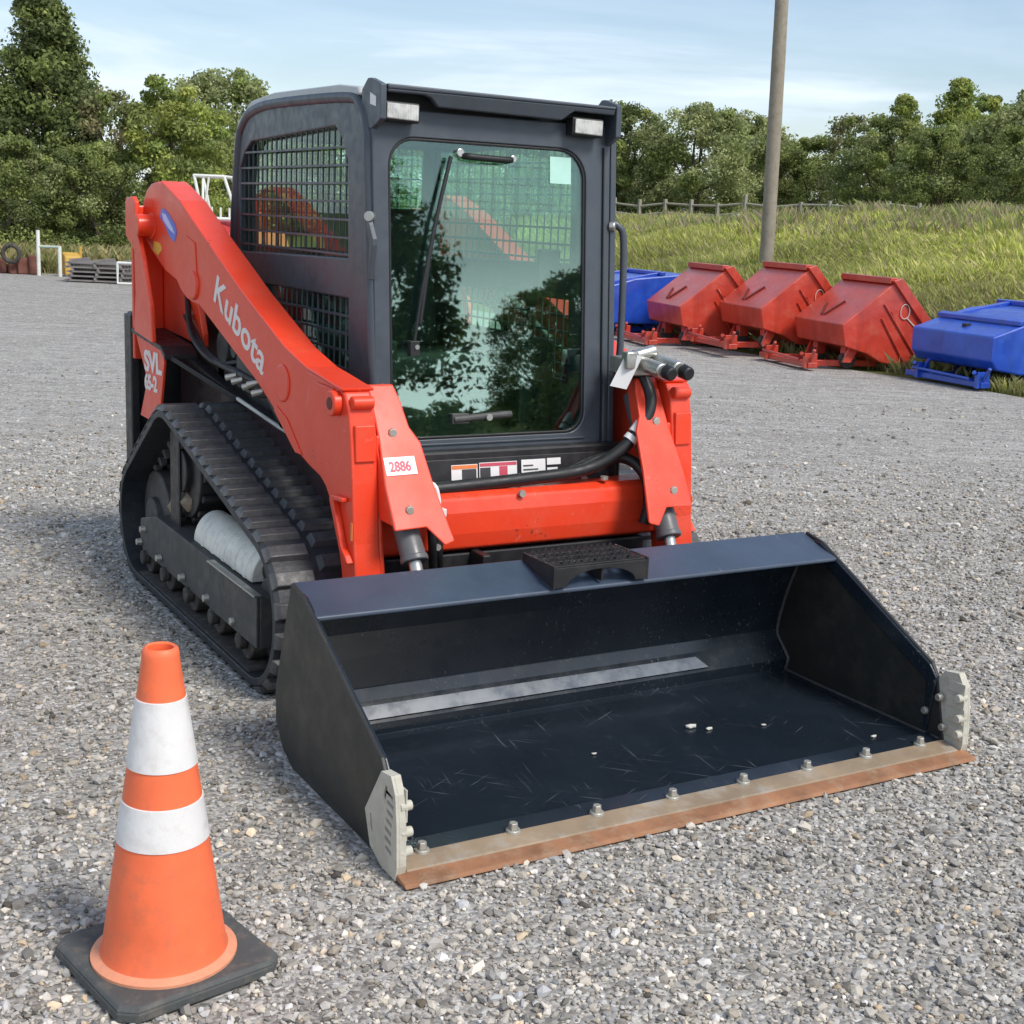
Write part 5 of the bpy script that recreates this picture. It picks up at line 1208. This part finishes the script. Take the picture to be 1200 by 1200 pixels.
for k in range(5):
    z = 0.02+k*0.085; q = MB(); jx = 0.03*((k*7) % 3-1)
    for j in range(6):
        o_ = sp+dirr*jx+dep*(j*0.2-0.3)
        e0, e1 = o_-dirr*0.62, o_+dirr*0.62
        q.loft([(e0.x, e0.y, z), (e1.x, e1.y, z), (e1.x+dep.x*0.12, e1.y+dep.y*0.12, z), (e0.x+dep.x*0.12, e0.y+dep.y*0.12, z)], [(e0.x, e0.y, z+0.03), (e1.x, e1.y, z+0.03), (e1.x+dep.x*0.12, e1.y+dep.y*0.12, z+0.03), (e0.x+dep.x*0.12, e0.y+dep.y*0.12, z+0.03)])
    for e in (-0.5, 0.0, 0.5):
        o_ = sp+dirr*(jx+e)-dep*0.3
        q.loft([(o_.x-0.04, o_.y-0.02, z+0.031), (o_.x+0.04, o_.y+0.02, z+0.031), (o_.x+0.04+dep.x*1.1, o_.y+0.02+dep.y*1.1, z+0.031), (o_.x-0.04+dep.x*1.1, o_.y-0.02+dep.y*1.1, z+0.031)], [(o_.x-0.04, o_.y-0.02, z+0.084), (o_.x+0.04, o_.y+0.02, z+0.084), (o_.x+0.04+dep.x*1.1, o_.y+0.02+dep.y*1.1, z+0.084), (o_.x-0.04+dep.x*1.1, o_.y-0.02+dep.y*1.1, z+0.084)])
    o = q.build('slatted_panel', 'slat')
    tag(o, 'grey slatted panel in the stack left of the loader arm, ' + ['lowest of the five', 'second from the bottom', 'middle one', 'second from the top', 'topmost'][k], 'panel', 'slatted panels stacked at the yard edge')
wf = P2(152, 26.0)
q = MB(); w0, w1 = wf-dirr*0.25, wf+dirr*0.35
q.tube([(w0.x, w0.y, 0.42), (w0.x, w0.y, 0.03), (w1.x, w1.y, 0.03), (w1.x, w1.y, 0.42), (w0.x, w0.y, 0.42)], 0.028, 8, 0); tag(q.build('white_metal_frame', 'white_metal'), 'white rectangular metal frame leaning on the slatted stack by the loader arm', 'metal frame')
wk = P2(12, 28.2)
wh = empty('rusty_implement', tuple(wk), 'dark rusty farm implement with an iron wheel at the far left yard edge', 'farm implement')
q = MB(); cw = wk+Vector((0, 0, 0.42)); q.tube([tuple(cw+(dirr*math.cos(t)+Vector((0, 0, 1))*math.sin(t))*0.17) for t in [2*math.pi*k/20 for k in range(21)]], 0.045, 8, 2); q.build('iron_wheel', 'rubber_dirty', wh, smooth=60)
q = MB()
for k, (du, hh, ww) in enumerate([(-18, 0.30, 0.35), (14, 0.34, 0.30), (26, 0.40, 0.25), (4, 0.22, 0.3)]):
    c_ = P2(12+du, 28.5); q.prism('x', [(c_.y-0.25, 0.0), (c_.y-0.15, hh), (c_.y+0.1, hh*0.9), (c_.y+0.3, 0.0)], c_.x-ww/2, c_.x+ww/2)
q.build('body', 'rust_dark', wh, bevel=0.03)
# red implement with a white cage, behind the raised arm end
rc = P2(256, 22.0)
ri = empty('caged_implement', tuple(rc), 'red farm implement with white tubular cage, between the loader arm and the cab', 'farm implement')
q = MB(); q.prism('x', [(rc.y-0.5, 0.35), (rc.y-0.45, 1.10), (rc.y-0.2, 1.34), (rc.y+0.4, 1.34), (rc.y+0.5, 0.35)], rc.x-0.42, rc.x+0.30); q.build('red_housing', 'imp_red', ri, bevel=0.06)
q = MB()
for dx in (-0.30, 0.28):
    for dy in (-0.3, 0.35): q.cyl((rc.x+dx*1.3, rc.y+dy, 0.0), (rc.x+dx, rc.y+dy, 0.5), 0.16, None, 14)
q.build_each('ground_wheel', 'rubber', ri, bevel=0.02)
q = MB(); c8 = {}
for i, du in enumerate((-0.27, 0.29)):
    for j, dd_ in enumerate((-0.25, 0.35)):
        for k_, z in enumerate((1.37, 2.03)):
            sh_ = -0.10 if k_ else 0.08
            c8[i, j, k_] = rc+dirr*(du*(0.85 if k_ else 1.0)+sh_)+dep*dd_+Vector((0, 0, z))
for i in (0, 1):
    for j in (0, 1):
        q.cyl(c8[i, j, 0], c8[i, j, 1], 0.026, None, 8)
        q.cyl(c8[0, j, i], c8[1, j, i], 0.026, None, 8); q.cyl(c8[i, 0, j], c8[i, 1, j], 0.026, None, 8)
q.cyl(c8[0, 0, 0], (c8[0, 0, 1]+c8[1, 0, 1])/2, 0.02, None, 8); q.cyl(c8[0, 0, 0], c8[0, 1, 1], 0.02, None, 8)
for t in (0.25, 0.5, 0.75): q.cyl(c8[0, 0, 0].lerp(c8[1, 0, 0], t)-Vector((0, 0, 0.02)), c8[0, 0, 0].lerp(c8[1, 0, 0], t)+Vector((0, 0, 0.18)), 0.018, None, 6)
q.build('white_cage', 'white_metal', ri, smooth=40)
# equipment glimpsed through the cab side window
eg = 'farm machines parked behind the loader'
def machine(name, u, d, w, hgt, mat, label, cat):
    c_ = P2(u, d); r = empty(name, tuple(c_), label, cat, eg)
    q = MB(); q.prism('x', [(c_.y-0.6, 0.25), (c_.y-0.6, hgt*0.6), (c_.y-0.2, hgt), (c_.y+0.5, hgt*0.9), (c_.y+0.6, 0.25)], c_.x-w/2, c_.x+w/2); q.build('housing', mat, r, bevel=0.05)
    q = MB()
    for sx in (-1, 1): q.cyl((c_.x+sx*w*0.5, c_.y, 0.28), (c_.x+sx*w*0.36, c_.y, 0.28), 0.28, None, 18)
    q.build_each('wheel', 'rubber', r, bevel=0.02)
machine('orange_implement', 311, 27.5, 0.7, 1.15, 'imp_orange', 'orange farm machine seen through the upper mesh of the cab side window', 'farm machine')
machine('teal_implement', 324, 24.5, 0.35, 0.62, 'teal', 'narrow teal machine seen low in the cab side window', 'farm machine')
machine('red_implement', 356, 26.0, 1.2, 0.75, 'imp_red', 'low red farm machine seen through the right half of the cab side window', 'farm machine')
machine('red_implement', 477, 24, 0.9, 1.25, 'imp_red', 'red farm machine seen through the cab door glass at its left edge', 'farm machine')
# white building peeping between the cedars
bb = P2(-8, 62)
barn = empty('white_barn', tuple(bb), 'white gabled building peeping out behind the cedars at the left edge', 'barn')
q = MB(); q.prism('y', [(bb.x-5, 0), (bb.x+2.2, 0), (bb.x+2.2, 6.6), (bb.x-1.4, 8.9), (bb.x-5, 6.6)], bb.y, bb.y+9); q.build('wall', 'barn_white', barn)
q = MB(); q.loft([(bb.x+2.5, bb.y-0.3, 6.45), (bb.x-1.4, bb.y-0.3, 9.02), (bb.x-1.4, bb.y-0.3, 9.22), (bb.x+2.5, bb.y-0.3, 6.65)], [(bb.x+2.5, bb.y+9.3, 6.45), (bb.x-1.4, bb.y+9.3, 9.02), (bb.x-1.4, bb.y+9.3, 9.22), (bb.x+2.5, bb.y+9.3, 6.65)])
q.loft([(bb.x-5.3, bb.y-0.3, 6.45), (bb.x-1.402, bb.y-0.3, 9.02), (bb.x-1.402, bb.y-0.3, 9.22), (bb.x-5.3, bb.y-0.3, 6.65)], [(bb.x-5.3, bb.y+9.3, 6.45), (bb.x-1.402, bb.y+9.3, 9.02), (bb.x-1.402, bb.y+9.3, 9.22), (bb.x-5.3, bb.y+9.3, 6.65)]); q.build('roof', 'slat', barn)

# ------------------------------------------------------------------ sky and sun
SUN_EL, SUN_AZ = R(50), R(160)      # azimuth measured from +Y towards +X
w = bpy.data.worlds.new('World'); scene.world = w; w.use_nodes = True; nt = w.node_tree
bg = nt.nodes['Background']
sky = N(nt, 'ShaderNodeTexSky'); sky.sky_type = 'NISHITA'; sky.sun_disc = False
sky.sun_elevation = SUN_EL; sky.sun_rotation = SUN_AZ; sky.air_density = 1.0; sky.dust_density = 1.2; sky.ozone_density = 1.5
tc = N(nt, 'ShaderNodeTexCoord'); sx = N(nt, 'ShaderNodeSeparateXYZ'); nt.links.new(tc.outputs['Generated'], sx.inputs[0])
# thin streaky clouds: project the direction on a high flat layer
dv = N(nt, 'ShaderNodeMath', operation='ADD'); nt.links.new(sx.outputs[2], dv.inputs[0]); dv.inputs[1].default_value = 0.12
mx_ = N(nt, 'ShaderNodeMath', operation='MAXIMUM'); nt.links.new(dv.outputs[0], mx_.inputs[0]); mx_.inputs[1].default_value = 0.05
vd = N(nt, 'ShaderNodeVectorMath', operation='DIVIDE'); nt.links.new(tc.outputs['Generated'], vd.inputs[0])
cb = N(nt, 'ShaderNodeCombineXYZ')
for i in range(3): nt.links.new(mx_.outputs[0], cb.inputs[i])
nt.links.new(cb.outputs[0], vd.inputs[1])
mp = N(nt, 'ShaderNodeMapping'); mp.inputs['Rotation'].default_value = (0, 0, R(32)); mp.inputs['Scale'].default_value = (0.50, 0.62, 0.0); mp.inputs['Location'].default_value = (0.35, 0.1, 0)
nt.links.new(vd.outputs[0], mp.inputs[0])
cn = noise(nt, 1.0, 7, 0.56, vec=mp.outputs[0]); cn.inputs['Distortion'].default_value = 0.5
cf = ramp(nt, cn.outputs[0], [(0.38, (0.06, 0.06, 0.06)), (0.50, (0.24, 0.24, 0.24)), (0.63, (0.95, 0.95, 0.95))])
cm_ = nt.nodes.new('ShaderNodeMix'); cm_.data_type = 'RGBA'
nt.links.new(cf, cm_.inputs[0]); nt.links.new(sky.outputs[0], cm_.inputs[6]); cm_.inputs[7].default_value = (6.2, 7.0, 8.0, 1)
hz_ = ramp(nt, sx.outputs[2], [(0.0, (0.45, 0.45, 0.45)), (0.04, (0.20, 0.20, 0.20)), (0.10, (0, 0, 0))])
hm = nt.nodes.new('ShaderNodeMix'); hm.data_type = 'RGBA'; nt.links.new(hz_, hm.inputs[0]); nt.links.new(cm_.outputs[2], hm.inputs[6]); hm.inputs[7].default_value = (8.8, 9.6, 10.2, 1)
# brighter band of low sky on the sun's side
ds = N(nt, 'ShaderNodeVectorMath', operation='DOT_PRODUCT'); nt.links.new(tc.outputs['Generated'], ds.inputs[0]); ds.inputs[1].default_value = (0.50, -0.866, 0.0)
da = ramp(nt, ds.outputs['Value'], [(0.62, (0, 0, 0)), (0.98, (1, 1, 1))])
de = ramp(nt, sx.outputs[2], [(0.0, (1, 1, 1)), (0.05, (0.85, 0.85, 0.85)), (0.12, (0.12, 0.12, 0.12)), (0.2, (0, 0, 0))])
dm = N(nt, 'ShaderNodeMath', operation='MULTIPLY'); nt.links.new(da, dm.inputs[0]); nt.links.new(de, dm.inputs[1])
gm_ = nt.nodes.new('ShaderNodeMix'); gm_.data_type = 'RGBA'; nt.links.new(dm.outputs[0], gm_.inputs[0]); nt.links.new(hm.outputs[2], gm_.inputs[6]); gm_.inputs[7].default_value = (22, 24, 25, 1)
nt.links.new(gm_.outputs[2], bg.inputs[0]); bg.inputs[1].default_value = 0.098
sl = bpy.data.lights.new('sun', 'SUN'); sl.energy = 2.0; sl.angle = R(17); sl.color = (1.0, 0.95, 0.88)
so = bpy.data.objects.new('sun', sl); col.objects.link(so)
sd = Vector((math.sin(SUN_AZ)*math.cos(SUN_EL), math.cos(SUN_AZ)*math.cos(SUN_EL), math.sin(SUN_EL)))
so.rotation_euler = sd.to_track_quat('Z', 'Y').to_euler(); so.location = (0, 0, 30)

vs = scene.view_settings; vs.view_transform = 'Standard'; vs.look = 'None'; vs.exposure = 0.66; vs.gamma = 1; vs.use_curve_mapping = False
scene.render.engine = 'CYCLES'
scene.cycles.max_bounces = 8; scene.cycles.transparent_max_bounces = 16; scene.cycles.use_denoising = True
scene.cycles.caustics_reflective = False; scene.cycles.caustics_refractive = False
